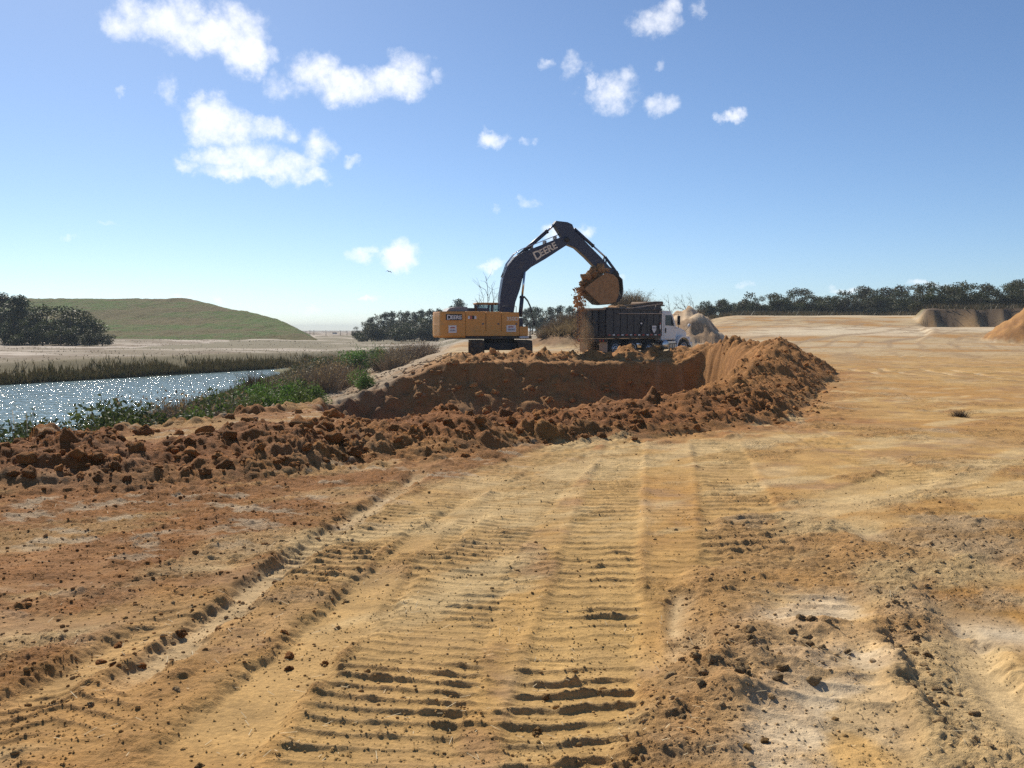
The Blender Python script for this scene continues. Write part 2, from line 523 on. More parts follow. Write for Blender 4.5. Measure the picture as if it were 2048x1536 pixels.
    if len(bm_):
        bx, by = x[bm_], y[bm_]
        d, run, side, (hh, ww) = polyline(bx, by, CREST)
        ww = ww * (1 + .22 * fbm(bx, by, .55, 2, 160))
        prof = np.clip(1 - (d / ww) ** 1.6, 0, 1)
        hh = hh * (1 + .55 * fbm(run, np.zeros_like(run) + 3.3, .7, 3, 161))
        bh = (.78 - .14 * S(-3, -1, bx) * S(5, 3.5, bx)) * hh * prof ** .9
        hp = np.zeros_like(bh)
        for (cx, cy, h_, r_) in HEAPS:
            q = np.hypot(bx - cx, by - cy) / r_ * (1 + .25 * fbm(bx, by, .8, 2, 162))
            hp = np.maximum(hp, h_ * np.clip(1 - q ** 1.5, 0, 1))
        tot = np.maximum(bh, hp)
        rough = S(0.0, .22, tot)
        apron = S(ww * 2.0, ww * .90, d + .55 * fbm(bx, by, 1.1, 3, 163))
        lum = np.zeros_like(tot)
        if detail:
            for (f_, am, sd_) in ((2.4, .09, 1), (5.6, .060, 2), (12.5, .034, 3), (26, .016, 4)):
                wx = bx + .10 * fbm(bx, by, f_ * .9, 2, 170 + sd_)
                wy = by + .10 * fbm(bx, by, f_ * .9, 2, 175 + sd_)
                w1, cid = worley(wx, wy, f_, sd_)
                cap = np.sqrt(np.clip(1 - (w1 / .62) ** 2, 0, 1)) * (.1 + 1.1 * cid * cid)
                lum = lum + am * cap
            lum = lum * (.25 + .95 * S(-.25, .3, fbm(bx, by, .8, 3, 182))) + .06 * fbm(bx, by, 5.0, 4, 180)
        tot2 = tot * (1 + .25 * fbm(bx, by, 1.0, 3, 181)) + lum * (rough * 1.1 + .45 * apron * (1 - rough)) + rough * .035 * fbm(bx, by, 9.0, 3, 183) - .03 * rough
        yard = S(-7, -4, bx) * S(15, 13, bx) * S(43, 45.5, by) * S(57, 53.5, by)
        tot2 = tot2 + yard * (.10 * fbm(bx, by, .9, 4, 191) + lum * .8)
        rough = np.maximum(rough, yard * .85)
        z[bm_] += tot2
        bc = lerpc(np.tile(BERM, (len(bm_), 1)), S(-.15, .5, fbm(bx, by, .6, 4, 185)), np.array((.33, .145, .040)))
        bc = lerpc(bc, .75 * S(.0, .4, fbm(bx, by, 2.4, 3, 187)), np.array((.19, .076, .023)))
        bc = lerpc(bc, .35 * S(-1, -4, bx), np.array((.19, .072, .020)))
        bc = lerpc(bc, .6 * S(.2, .5, fbm(bx, by, .9, 3, 189)) * S(-1, -3, bx), np.array((.36, .20, .10)))
        bc = lerpc(bc, .55 * S(14, 22, by), np.array((.38, .185, .055)))
        col[bm_] = lerpc(col[bm_], np.maximum(rough, .8 * apron), bc)
        grit[bm_] = np.maximum(grit[bm_], np.maximum(rough, apron * .9))
        idb = np.where((bh > .05) & (bh >= hp), 4, np.where(hp > .05, 5, 0))
        ident[bm_] = np.where(idb > 0, idb, ident[bm_])
    if detail:
        lm = np.where((x > -16) & (x < 0) & (y > 10.5) & (y < 48) & (t > -1) & (t < 9))[0]
        if len(lm):
            lx, ly = x[lm], y[lm]
            k_ = S(-1, .5, t[lm]) * S(9, 6, t[lm]) * S(48, 40, ly) * (ident[lm] == 0)
            w1, cid = worley(lx + .1 * fbm(lx, ly, 2, 2, 300), ly, 1.7, 31)
            w2, cid2 = worley(lx, ly, 5.0, 32)
            lump_ = .06 * fbm(lx, ly, 6, 3, 303) + .22 * np.sqrt(np.clip(1 - (w1 / .6) ** 2, 0, 1)) * cid ** 2 + .12 * np.sqrt(np.clip(1 - (w2 / .6) ** 2, 0, 1)) * cid2
            z[lm] += k_ * (lump_ + .10 * fbm(lx, ly, .8, 4, 301))
            c_l = lerpc(np.tile(np.array((.30, .135, .040)), (len(lm), 1)), S(-.1, .4, fbm(lx, ly, 1.0, 4, 302)), np.array((.19, .09, .032)))
            col[lm] = lerpc(col[lm], k_ * S(40, 30, ly), c_l)
            grit[lm] = np.maximum(grit[lm], k_ * .9)
    # ---- wheel tracks and broken clay in the near yard
    if detail:
        nm = np.where((np.abs(a) < .95) & (y > 1.5) & (y < 34))[0]
        if len(nm):
            qx, qy = x[nm], y[nm]
            zz = np.zeros(len(nm))
            cc = col[nm]
            gg = np.full(len(nm), .5)
            freeb = 1 - np.clip(ident[nm] == 4, 0, 1)
            n1 = fbm(qx, qy, .9, 4, 200)
            n2 = fbm(qx, qy, 3.5, 4, 204)
            n3 = fbm(qx, qy, 14, 3, 208)
            n4 = fbm(qx, qy, 40, 2, 212)
            # crumbly, broken areas
            crum = S(-.05, .35, n1 + .25 * n2)
            left = S(-.6, -2.2, qx + (qy - 6) * .10)
            crum = np.clip(crum + .55 * left * S(-.5, .1, n2), 0, 1)
            w1, cid = worley(qx + .02 * n3, qy + .02 * n3, 9, 21)
            cap = np.sqrt(np.clip(1 - (w1 / .6) ** 2, 0, 1)) * np.clip(cid * 1.6 - .55, 0, 1)
            w2, cid2 = worley(qx + .01 * n3, qy + .01 * n3, 22, 22)
            cap2 = np.sqrt(np.clip(1 - (w2 / .6) ** 2, 0, 1)) * np.clip(cid2 * 1.5 - .4, 0, 1)
            w3, cid3 = worley(qx, qy, 48, 23)
            cap3 = np.sqrt(np.clip(1 - (w3 / .6) ** 2, 0, 1)) * np.clip(cid3 * 1.5 - .5, 0, 1) * S(13, 8, qy)
            press = np.zeros(len(nm))               # how far something has pressed the ground smooth
            bump = np.zeros(len(nm))

            def lugs(path, half, period, hgt, seed, stagger, strength=1.0, colour=None, skew=0.0):
                nonlocal press, bump, cc
                d, run, side, _ = polyline(qx, qy, path)
                u = d * side
                L = run.max()
                inside = S(half + .05, half - .03, d + .035 * n2)
                ends = S(0, .5, run) * S(L, L - .5, run)
                wav = .05 * fbm(qx, qy, 1.0, 2, seed) + .014 * fbm(qx, qy, 4.5, 2, seed + 4) + .004 * n3
                ph = run + wav + stagger * np.tanh(u / .05) * .5 + skew * np.abs(u)
                k = np.floor(ph / period)
                fr = ph / period - k
                amp = .55 + .45 * _T[(k.astype(int) + seed * 7) & 511, (np.sign(u).astype(int) + 3)]
                amp = amp * (.35 + .65 * S(-.45, .15, fbm(qx, qy, 2.2, 3, seed + 9)))
                ridge = np.exp(-(np.abs(fr - .5) / max(.085, .0145 / period)) ** 2) * amp
                tilt = (fr - .5) * .35
                w_ = inside * ends * strength
                bump = bump + w_ * hgt * (ridge * (1 + .45 * n3 + .2 * n4) + tilt * .5 - .45)
                # the soil squeezed out along both edges
                lip = np.exp(-((d - half - .05) / .05) ** 2) * ends * strength
                bump = bump + lip * hgt * .22 * (1 + n2)
                press = np.maximum(press, w_ * (1 - .55 * ridge))
                if colour is not None:
                    cc = lerpc(cc, w_ * .8, colour)
                    cc = lerpc(cc, w_ * ridge * .55, np.array((.33, .22, .115)))
            lugs(TRK_A, .27, .175, .027, 3, .055, 1.0, np.array((.47, .295, .105)))
            lugs(TRK_B, .33, .22, .034, 5, .06, .9, np.array((.45, .285, .105)))
            lugs(TRK_C, .34, .13, .022, 8, .0, 1.0, np.array((.43, .27, .10)))
            lugs(TRK_E, .30, .14, .018, 12, .0, .8, np.array((.37, .205, .065)), .6)

            lugs(TRK_D, .28, .15, .014, 15, .03, .8, None)
            lugs(TRK_G, .24, .14, .012, 20, .05, .8, None)
            lugs(TRK_F, .32, .14, .026, 18, .0, .9, np.array((.44, .28, .105)))
            lugs(TRK_H, .30, .19, .030, 24, .05, .8, None)

            def rut(path, half, dep, colour, cs=.9, rim=.008):
                nonlocal press, bump, cc
                d, run, side, _ = polyline(qx, qy, path)
                L = run.max()
                d = d + .05 * n2 + .03 * n3
                ends = S(0, .6, run) * S(L, L - .6, run)
                ins = S(half + .05, half - .05, d) * ends * S(-.75, -.25, fbm(qx, qy, .8, 2, 231))
                bump = bump - ins * dep
                lip = np.exp(-((d - half - .09) / .08) ** 2) * ends
                bump = bump + lip * rim * (1.0 + .9 * n2 + .3 * n3)
                press = np.maximum(press, ins)
                cc = lerpc(cc, ins * cs, colour)
            rut(RUT_1, .10, .045, np.array((.48, .345, .18)), .95, .010)
            rut(RUT_2, .13, .03, np.array((.45, .285, .11)), .8)
            rut(RUT_3, .20, .03, np.array((.46, .29, .11)), .8)
            rut(STRIP_R, .24, .05, np.array((.52, .38, .22)), .95, .02)
            rut(STRIP_R2, .20, .03, np.array((.54, .44, .30)), .95)
            rut(STRIP_R3, .16, .03, np.array((.52, .385, .21)), .9)
            rut(STRIP_R4, .34, .012, np.array((.49, .33, .135)), .7, .002)
            rut(STRIP_R5, .16, .03, np.array((.53, .39, .205)), .9)
            sdp = poly_sd(qx, qy, PATCH) + .03 * n2
            pt = S(-.02, .08, sdp)
            bump = bump - pt * .03
            press = np.maximum(press, pt * 1.0)
            cc = lerpc(cc, pt * .95, np.array((.46, .335, .18)))
            # broken pale clay at the right
            sdc = poly_sd(qx, qy, CLAY) + .25 * n1 + .12 * n2
            cl = S(-.05, .25, sdc) * (1 - pt)
            step = np.abs(((qy * 1.0 + .25 * n1 + .06 * n2 + .3 * qx) / .21) % 1 - .5) * 2
            bump = bump + cl * (.022 * (1 - step) ** 3 * S(-.3, .3, fbm(qx, qy, 1.2, 2, 244)) + .014 * n2)
            press = np.maximum(press, cl * (.85 - .55 * S(.0, .4, n2)))
            cc = lerpc(cc, cl * .9, np.array((.54, .39, .21)))
            cc = lerpc(cc, cl * S(.0, .35, fbm(qx, qy, 1.7, 4, 240)) * .85, np.array((.50, .30, .10)))
            cc = lerpc(cc, cl * S(.05, .35, fbm(qx, qy, 2.6, 4, 246)) * .8, np.array((.60, .475, .315)))
            # ridges of loose lumps
            for (pth, hw, hh_, am) in ((RIDGE_R, .16, .035, .8), (RIDGE_M, .22, .03, .7), (LUMPS_M, .24, .035, .9), (ROUGH_R, .55, .02, .75)):
                d, run, _, _ = polyline(qx, qy, pth)
                m = S(hw + .12, hw - .05, d + .10 * n2)
                bump = bump + m * hh_ * (1 + n2)
                crum = np.maximum(crum, m * am)
                press = press * (1 - m * .9)
                cc = lerpc(cc, m * .55, np.array((.40, .245, .11)))
            crum = crum * (1 - .45 * cl)
            press = np.clip(press, 0, 1)
            lz = S(.0, 1.9, -qx * .75 - 1.2 + (qy - 6.5) * .33 + 1.5 * n1 + .5 * n2)
            cr = np.maximum(crum * (1 - .93 * press), lz * .85 * (1 - press))
            zz = bump + cr * (.020 * cap + .014 * cap2 + .008 * cap3 + .010 * n2 + .006 * n3) + (1 - cr) * (.006 * n2 + .0025 * n3) + .0015 * n4 * (1 - press)
            cc = lerpc(cc, cr * .55 * S(-.3, .4, n2), np.array((.35, .18, .06)))
            cc = lerpc(cc, cr * cap * .5, np.array((.38, .215, .085)))
            cc = lerpc(cc, S(.2, .5, fbm(qx, qy, 1.1, 4, 250)) * cr * .8, np.array((.42, .30, .17)))
            cc = lerpc(cc, np.clip(left * .45 + lz * .75, 0, .85) * (1 - .8 * press), np.array((.26, .105, .026)))
            pass
            ca_, sa_ = math.cos(R(38)), math.sin(R(38))
            stk = fbm((qx * ca_ + qy * sa_) * .35, -qx * sa_ + qy * ca_, 1.7, 4, 255)
            cc = lerpc(cc, S(.05, .35, stk) * lz * .6, np.array((.42, .26, .10)))
            cc = lerpc(cc, S(.22, .45, fbm(qx, qy * 1.6, 2.6, 4, 257)) * lz * .65, np.array((.46, .37, .25)))
            cc = lerpc(cc, S(.05, .4, stk) * (1 - lz) * (1 - cl) * .7, np.array((.53, .385, .19)))
            cc = lerpc(cc, S(.1, .45, -stk) * (1 - lz) * (1 - press) * .6, np.array((.36, .20, .065)))
            cc = cc * (1 + .12 * n2 + .12 * n3)[:, None]
            fade = S(34, 24, qy) * freeb
            z[nm] += zz * fade
            col[nm] = lerpc(col[nm], fade, cc)
            g0 = .25 + .75 * cr
            grit[nm] = grit[nm] * (1 - fade) + g0 * fade
    # middle distance: low rough lumps and long shallow wheel marks
    if detail:
        md = S(20, 30, y) * S(130, 90, y) * (ident == 0) * S(-2, 2, x - 6)
        ln = fbm(x * .35, y, 1.2, 4, 260)
        l2 = fbm(x * .7, y, 3.6, 3, 266)
        z = z + md * (.06 * np.clip(ln, -.2, 1) + .05 * np.clip(l2 - .1, 0, 1) * S(-.2, .3, ln))
        col = lerpc(col, md * .6 * S(.1, .4, l2) * S(-.25, .2, ln), np.array((.33, .20, .085)))
        col = lerpc(col, md * .7 * S(.1, .5, ln), np.array((.36, .24, .11)))
        arc = np.abs(((np.hypot(x - 70, y - 30) + 1.5 * fbm(x, y, .1, 2, 262)) / 3.1) % 1 - .5)
        tr = S(.07, .02, np.abs(arc - .3)) * md * S(-.1, .3, fbm(x, y, .12, 2, 264))
        z = z - .05 * tr
        col = lerpc(col, tr * .6, np.array((.54, .42, .26)))
    return z, np.clip(col, .02, .8), np.clip(grit, 0, 1), ident


def hz(x, y):
    return terrain(np.atleast_1d(np.asarray(x, float)), np.atleast_1d(np.asarray(y, float)), True)[0]


# ------------------------------------------------------------------ materials
MATS = {}


def new_mat(name):
    m = bpy.data.materials.new(name)
    m.use_nodes = True
    nt = m.node_tree
    b = nt.nodes['Principled BSDF']
    MATS[name] = m
    return m, NB(nt), b


def mat(name, col, rough=.6, metal=0.0, var=.12, vscale=6.0, bump=0.0, bscale=30.0, dirt=None, dirt_amt=.0, dscale=3.0, spec=.5, coat=0.0):
    m, B, b = new_mat(name)
    tcn = B.n('ShaderNodeTexCoord')
    ob = tcn.outputs['Object']
    nz = B.noise(ob, vscale, 5, .6)
    c = B.mix(B.ramp(nz, .3, .7), tuple(q * (1 - var) for q in col) + (1,), tuple(min(1, q * (1 + var)) for q in col) + (1,))
    if dirt is not None:
        dn = B.noise(ob, dscale, 7, .68)
        c = B.mix(B.m('MULTIPLY', B.ramp(dn, .62 - .3 * dirt_amt, .74 - .1 * dirt_amt), min(1, .4 + dirt_amt)), c, dirt + (1,))
    B.link(c, b.inputs['Base Color'])
    b.inputs['Roughness'].default_value = rough
    b.inputs['Metallic'].default_value = metal
    b.inputs['Specular IOR Level'].default_value = spec
    b.inputs['Coat Weight'].default_value = coat
    if bump:
        bn = B.n('ShaderNodeBump')
        bn.inputs['Strength'].default_value = 1.0
        bn.inputs['Distance'].default_value = bump
        B.link(B.noise(ob, bscale, 6, .65), bn.inputs['Height'])
        B.link(bn.outputs[0], b.inputs['Normal'])
    return m


def soil_mat(name, attr=True, col=(.33, .17, .07)):
    m, B, b = new_mat(name)
    tcn = B.n('ShaderNodeTexCoord')
    ob = tcn.outputs['Object']
    if attr:
        at_ = B.n('ShaderNodeAttribute', attribute_name='Col')
        base = at_.outputs['Color']
        gt = B.n('ShaderNodeAttribute', attribute_name='Grit').outputs['Fac']
    else:
        oi = B.n('ShaderNodeObjectInfo')
        base = B.mix(oi.outputs['Random'], tuple(q * .75 for q in col) + (1,), tuple(q * 1.3 for q in col) + (1,))
        gt = 1.0
    f1 = B.noise(ob, 3.0, 3, .65)
    f2 = B.noise(ob, 38.0, 3, .7)
    v = B.m('ADD', B.m('MULTIPLY', B.ramp(f1, .25, .75), .34), .83)
    v = B.m('MULTIPLY', v, B.m('ADD', B.m('MULTIPLY', B.ramp(f2, .25, .75), .34), .83))
    vv = B.n('ShaderNodeCombineXYZ')
    for i in range(3):
        B.link(v, vv.inputs[i])
    B.link(B.mix(1.0, base, vv.outputs[0], 'MULTIPLY'), b.inputs['Base Color'])
    b.inputs['Roughness'].default_value = .92
    b.inputs['Specular IOR Level'].default_value = .22
    hn = B.noise(ob, 24.0, 5, .8)
    bn = B.n('ShaderNodeBump')
    bn.inputs['Distance'].default_value = .028
    B.put(bn.inputs['Strength'], B.m('MULTIPLY_ADD', gt, .75, .30) if attr else .8)
    B.link(hn, bn.inputs['Height'])
    B.link(bn.outputs[0], b.inputs['Normal'])
    return m


M_GROUND = soil_mat('ground_soil')
M_CLOD = soil_mat('clod_soil', True)
M_LOAD = soil_mat('load_soil', False, (.36, .20, .09))


def leaf_mat(name, c1, c2, trans=.35, rough=.6):
    m, B, b = new_mat(name)
    oi = B.n('ShaderNodeObjectInfo')
    tcn = B.n('ShaderNodeTexCoord')
    geo = B.n('ShaderNodeNewGeometry')
    nz = B.noise(tcn.outputs['Object'], 1.6, 4, .6)
    f = B.m('ADD', B.m('MULTIPLY', B.ramp(nz, .3, .7), .55), B.m('MULTIPLY', geo.outputs['Random Per Island'], .45))
    c = B.mix(f, c1 + (1,), c2 + (1,))
    hs = B.n('ShaderNodeHueSaturation')
    B.link(c, hs.inputs['Color'])
    B.link(B.m('MULTIPLY_ADD', oi.outputs['Random'], .5, .75), hs.inputs['Value'])
    B.link(B.m('MULTIPLY_ADD', oi.outputs['Random'], .05, .475), hs.inputs['Hue'])
    B.link(hs.outputs[0], b.inputs['Base Color'])
    b.inputs['Roughness'].default_value = rough
    b.inputs['Specular IOR Level'].default_value = .3
    tr = B.n('ShaderNodeBsdfTranslucent')
    B.link(hs.outputs[0], tr.inputs[0])
    mx = B.n('ShaderNodeMixShader')
    mx.inputs[0].default_value = trans
    B.link(b.outputs[0], mx.inputs[1])
    B.link(tr.outputs[0], mx.inputs[2])
    B.link(mx.outputs[0], m.node_tree.nodes['Material Output'].inputs[0])
    return m


# ------------------------------------------------------------------ object helpers
def tag(o, label=None, cat=None, group=None, kind=None):
    if label:
        o['label'] = label
    if cat:
        o['category'] = cat
    if group:
        o['group'] = group
    if kind:
        o['kind'] = kind
    return o


def empty(name, loc=(0, 0, 0), rz=0.0):
    o = bpy.data.objects.new(name, None)
    COL.objects.link(o)
    o.location = loc
    o.rotation_euler = (0, 0, rz)
    return o


def link(name, me, m=None, parent=None):
    o = bpy.data.objects.new(name, me)
    COL.objects.link(o)
    if m is not None and not me.materials:
        me.materials.append(m)
    if parent is not None:
        o.parent = parent
    return o


def np_mesh(name, verts, faces, smooth=False):
    """faces: (n,3) or (n,4) int array"""
    me = bpy.data.meshes.new(name)
    verts = np.ascontiguousarray(verts, np.float32)
    faces = np.ascontiguousarray(faces, np.int32)
    k = faces.shape[1]
    me.vertices.add(len(verts))
    me.vertices.foreach_set('co', verts.ravel())
    me.loops.add(faces.size)
    me.loops.foreach_set('vertex_index', faces.ravel())
    me.polygons.add(len(faces))
    me.polygons.foreach_set('loop_start', np.arange(0, faces.size, k, dtype=np.int32))
    me.polygons.foreach_set('loop_total', np.full(len(faces), k, np.int32))
    me.polygons.foreach_set('use_smooth', np.full(len(faces), smooth, bool))
    me.update(calc_edges=True)
    return me


def set_attrs(me, col, grit=None):
    a_ = me.attributes.new('Col', 'FLOAT_COLOR', 'POINT')
    c4 = np.ones((len(col), 4), np.float32)
    c4[:, :3] = col
    a_.data.foreach_set('color', c4.ravel())
    if grit is not None:
        g_ = me.attributes.new('Grit', 'FLOAT', 'POINT')
        g_.data.foreach_set('value', np.ascontiguousarray(grit, np.float32))


# ------------------------------------------------------------------ build the terrain sheet
def build_ground():
    fine = np.arange(-30.6, 30.601, .092)
    mid = np.arange(31.2, 46, .9)
    coarse = np.arange(50, 181, 6.0)
    ang = np.concatenate([-coarse[::-1][1:], -mid[::-1], fine, mid, coarse])
    ang = np.radians(ang)
    rad = [0.05, .5, 1.0, 1.5, 2.0, 2.4, 2.8]
    r = 3.05
    while r < 3200:
        rad.append(r)
        if r < 9:
            s = 1.0022
        elif r < 24:
            s = 1.0027
        elif r < 39:
            s = 1.0042
        elif r < 53:
            s = 1.0020
        elif r < 125:
            s = 1.0070
        elif r < 200:
            s = 1.012
        else:
            s = 1.07
        r *= s
    rad = np.array(rad)
    nr, nc = len(rad), len(ang)
    RR, AA = np.meshgrid(rad, ang, indexing='ij')
    x = (RR * np.sin(AA)).ravel()
    y = (RR * np.cos(AA)).ravel()
    z, col, grit, ident = terrain(x, y)
    zs = z.reshape(nr, nc)
    V = np.stack([x, y, z], 1)
    i, j = np.meshgrid(np.arange(nr - 1), np.arange(nc), indexing='ij')
    j2 = (j + 1) % nc
    Fq = np.stack([i * nc + j, i * nc + j2, (i + 1) * nc + j2, (i + 1) * nc + j], -1).reshape(-1, 4)
    Fq = Fq[:, ::-1]
    fid = np.sort(ident[Fq], axis=1)[:, 2]
    print('ground quads', len(Fq), nr, nc)
    spec = [
        (0, 'ground', None, None, 'structure'),
        (1, 'soil_mound', 'brown earth mound with dry brush on top, behind the dump truck', 'mound', None),
        (2, 'sand_mound', 'pale pointed sand mound rising behind the truck cab', 'mound', None),
        (3, 'soil_mound', 'steep brown soil heap cut by the right picture edge', 'mound', None),
        (4, 'soil_berm', 'long berm of cloddy red-brown soil curving along the near rim of the pit', 'berm', None),
        (5, 'loose_soil', 'low crumbly heaps of loose soil between the pit wall and the machines', 'soil', 'stuff'),
    ]
    for k, name, lab, cat, kind in spec:
        fs = Fq[fid == k]
        if not len(fs):
            continue
        used = np.unique(fs)
        remap = np.zeros(len(V), np.int32)
        remap[used] = np.arange(len(used))
        me = np_mesh(name, V[used], remap[fs], True)
        set_attrs(me, col[used], grit[used])
        o = link(name, me, M_GROUND)
        tag(o, lab, cat, None, kind)
    return


build_ground()

# ------------------------------------------------------------------ pond
m, B, b = new_mat('pond_water')
tcn = B.n('ShaderNodeTexCoord')
ob = tcn.outputs['Object']
mp = B.n('ShaderNodeMapping')
B.link(ob, mp.inputs[0])
mp.inputs['Rotation'].default_value = (0, 0, R(20))
mp.inputs['Scale'].default_value = (1.0, 1.5, 1.0)
h1 = B.noise(mp.outputs[0], .9, 1, .5)
h2 = B.noise(mp.outputs[0], 2.3, 1, .5)
hh = B.m('ADD', B.m('MULTIPLY', h1, .5), B.m('MULTIPLY', h2, .22))
bn = B.n('ShaderNodeBump')
bn.inputs['Strength'].default_value = 1.0
bn.inputs['Distance'].default_value = .56
B.link(hh, bn.inputs['Height'])
B.link(bn.outputs[0], b.inputs['Normal'])
b.inputs['Base Color'].default_value = (.26, .37, .37, 1)
b.inputs['Roughness'].default_value = .05
b.inputs['IOR'].default_value = 1.33
pts = [(-230, -60), (-12, -60), (-12, 20), (-17, 60), (-22, 123), (-30, 123), (-70, 60)]
me = bpy.data.meshes.new('pond_water')
me.from_pydata([(p[0], p[1], WATER_Z) for p in pts], [], [list(range(len(pts)))])
o = link('pond_water', me, MATS['pond_water'])
tag(o, None, None, None, 'structure')

# ------------------------------------------------------------------ grassy hill beyond the pond
m, B, b = new_mat('hill_grass')
tcn = B.n('ShaderNodeTexCoord')
ob = tcn.outputs['Object']
mp = B.n('ShaderNodeMapping')
B.link(ob, mp.inputs[0])
mp.inputs['Scale'].default_value = (.35, 1.0, 2.6)
n1 = B.noise(mp.outputs[0], .06, 6, .62)
n2 = B.noise(mp.outputs[0], .5, 6, .7)
n3 = B.noise(ob, 2.2, 4, .7)
c = B.mix(B.ramp(n1, .45, .56), (.085, .150, .026, 1), (.140, .120, .045, 1))
c = B.mix(B.m('MULTIPLY', B.ramp(n2, .42, .62), .8), c, (.17, .13, .065, 1))
c = B.mix(B.m('MULTIPLY', B.ramp(n3, .45, .75), .5), c, (.040, .058, .014, 1))
B.link(c, b.inputs['Base Color'])
b.inputs['Roughness'].default_value = .95
b.inputs['Specular IOR Level'].default_value = .1
bn = B.n('ShaderNodeBump')
bn.inputs['Distance'].default_value = .6
B.link(B.noise(ob, .9, 6, .75), bn.inputs['Height'])
B.link(bn.outputs[0], b.inputs['Normal'])


def build_hill():
    Y0 = 330.0
    nu, nv = 420, 110
    xs_ = np.linspace(-330, -12, nu)
    ys_ = np.linspace(230, 460, nv)
    X, Y = np.meshgrid(xs_, ys_, indexing='ij')
    X, Y = X.ravel(), Y.ravel()
    # flat-topped embankment: crest line falls away at its right end in two grades
    Xe = X + (Y - 330) * .22
    top = np.interp(Xe, [-500, -112, -96, -90, -80, -72, -66, 100], [12.3, 12.4, 8.2, 7.4, 4.6, .6, -2.5, -9])
    face = np.interp(Y, [236, 262, 292, 330, 380, 430, 460], [-1.6, 1.2, 5.4, 13.4, 13.4, 6, -1.5])
    face = face + .5 * fbm(X, Y, .03, 3, 301)
    Z = np.minimum(top, face) + .25 * fbm(X, Y, .15, 4, 303) + .45 * fbm(X, Y, .5, 3, 305)
    V = np.stack([X, Y, Z], 1)
    i, j = np.meshgrid(np.arange(nu - 1), np.arange(nv - 1), indexing='ij')
    Fq = np.stack([i * nv + j, (i + 1) * nv + j, (i + 1) * nv + j + 1, i * nv + j + 1], -1).reshape(-1, 4)
    o = link('grassy_hill', np_mesh('grassy_hill', V, Fq, True), MATS['hill_grass'])
    tag(o, None, None, None, 'structure')


build_hill()

# ------------------------------------------------------------------ mesh helpers for machines
class MB:
    """collects shapes into one bmesh -> one mesh object"""
    def __init__(s):
        s.b = bmesh.new()

    def box(s, x0, x1, y0, y1, z0, z1, bev=0.0, mtx=None):
        r = bmesh.ops.create_cube(s.b, size=1.0)
        vs = r['verts']
        for v in vs:
            v.co = Vector(((x0 + x1) / 2 + v.co.x * (x1 - x0), (y0 + y1) / 2 + v.co.y * (y1 - y0), (z0 + z1) / 2 + v.co.z * (z1 - z0)))
            if mtx:
                v.co = mtx @ v.co
        if bev:
            es = list({e for v in vs for e in v.link_edges})
            bmesh.ops.bevel(s.b, geom=es, offset=bev, segments=2, affect='EDGES', profile=.6)
        return s

    def prism(s, pts, y0, y1, bev=0.0, axis='y'):
        """polygon in (x,z) pushed along y, or in (x,y) pushed along z"""
        def P(p, q):
            return (p[0], q, p[1]) if axis == 'y' else (p[0], p[1], q) if axis == 'z' else (q, p[0], p[1])
        v0 = [s.b.verts.new(P(p, y0)) for p in pts]
        v1 = [s.b.verts.new(P(p, y1)) for p in pts]
        n = len(pts)
        fs = [s.b.faces.new(v0), s.b.faces.new(v1[::-1])]
        for i in range(n):
            j = (i + 1) % n
            fs.append(s.b.faces.new((v0[j], v0[i], v1[i], v1[j])))
        bmesh.ops.recalc_face_normals(s.b, faces=fs)
        if bev:
            es = list({e for f in fs[:2] for e in f.edges})
            bmesh.ops.bevel(s.b, geom=es, offset=bev, segments=2, affect='EDGES', profile=.6)
        return s

    def tube(s, path, r, n=8, r1=None, cap=True):
        path = [Vector(p) for p in path]
        rings = []
        for i, p in enumerate(path):
            d = (path[min(i + 1, len(path) - 1)] - path[max(i - 1, 0)]).normalized()
            up = Vector((0, 0, 1)) if abs(d.z) < .9 else Vector((1, 0, 0))
            u = d.cross(up).normalized()
            w = d.cross(u)
            rad = r if r1 is None else r + (r1 - r) * i / (len(path) - 1)
            rings.append([s.b.verts.new(p + rad * (math.cos(2 * math.pi * k / n) * u + math.sin(2 * math.pi * k / n) * w)) for k in range(n)])
        fs = []
        for a_, b_ in zip(rings, rings[1:]):
            for k in range(n):
                f = s.b.faces.new((a_[k], a_[(k + 1) % n], b_[(k + 1) % n], b_[k]))
                f.smooth = True
                fs.append(f)
        if cap:
            fs.append(s.b.faces.new(rings[0][::-1]))
            fs.append(s.b.faces.new(rings[-1]))
        bmesh.ops.recalc_face_normals(s.b, faces=fs)
        return s

    def lathe(s, prof, c, axis='y', n=28):
        """profile of (radius, offset) turned about an axis through c"""
        c = Vector(c)
        rings = []
        for (r, q) in prof:
            ring = []
            for k in range(n):
                a_ = 2 * math.pi * k / n
                ca, sa = r * math.cos(a_), r * math.sin(a_)
                ring.append(s.b.verts.new(c + (Vector((ca, q, sa)) if axis == 'y' else Vector((ca, sa, q)) if axis == 'z' else Vector((q, ca, sa)))))
            rings.append(ring)
        fs = []
        for a_, b_ in zip(rings, rings[1:]):
            for k in range(n):
                f = s.b.faces.new((a_[k], a_[(k + 1) % n], b_[(k + 1) % n], b_[k]))
                f.smooth = True
                fs.append(f)
        fs.append(s.b.faces.new(rings[0]))
        fs.append(s.b.faces.new(rings[-1]))
        bmesh.ops.recalc_face_normals(s.b, faces=fs)
        return s

    def build(s, name, m, parent=None, label=None):
        me = bpy.data.meshes.new(name)
        s.b.to_mesh(me)
        s.b.free()
        o = link(name, me, m, parent)
        if label:
            o['label'] = label
        return o


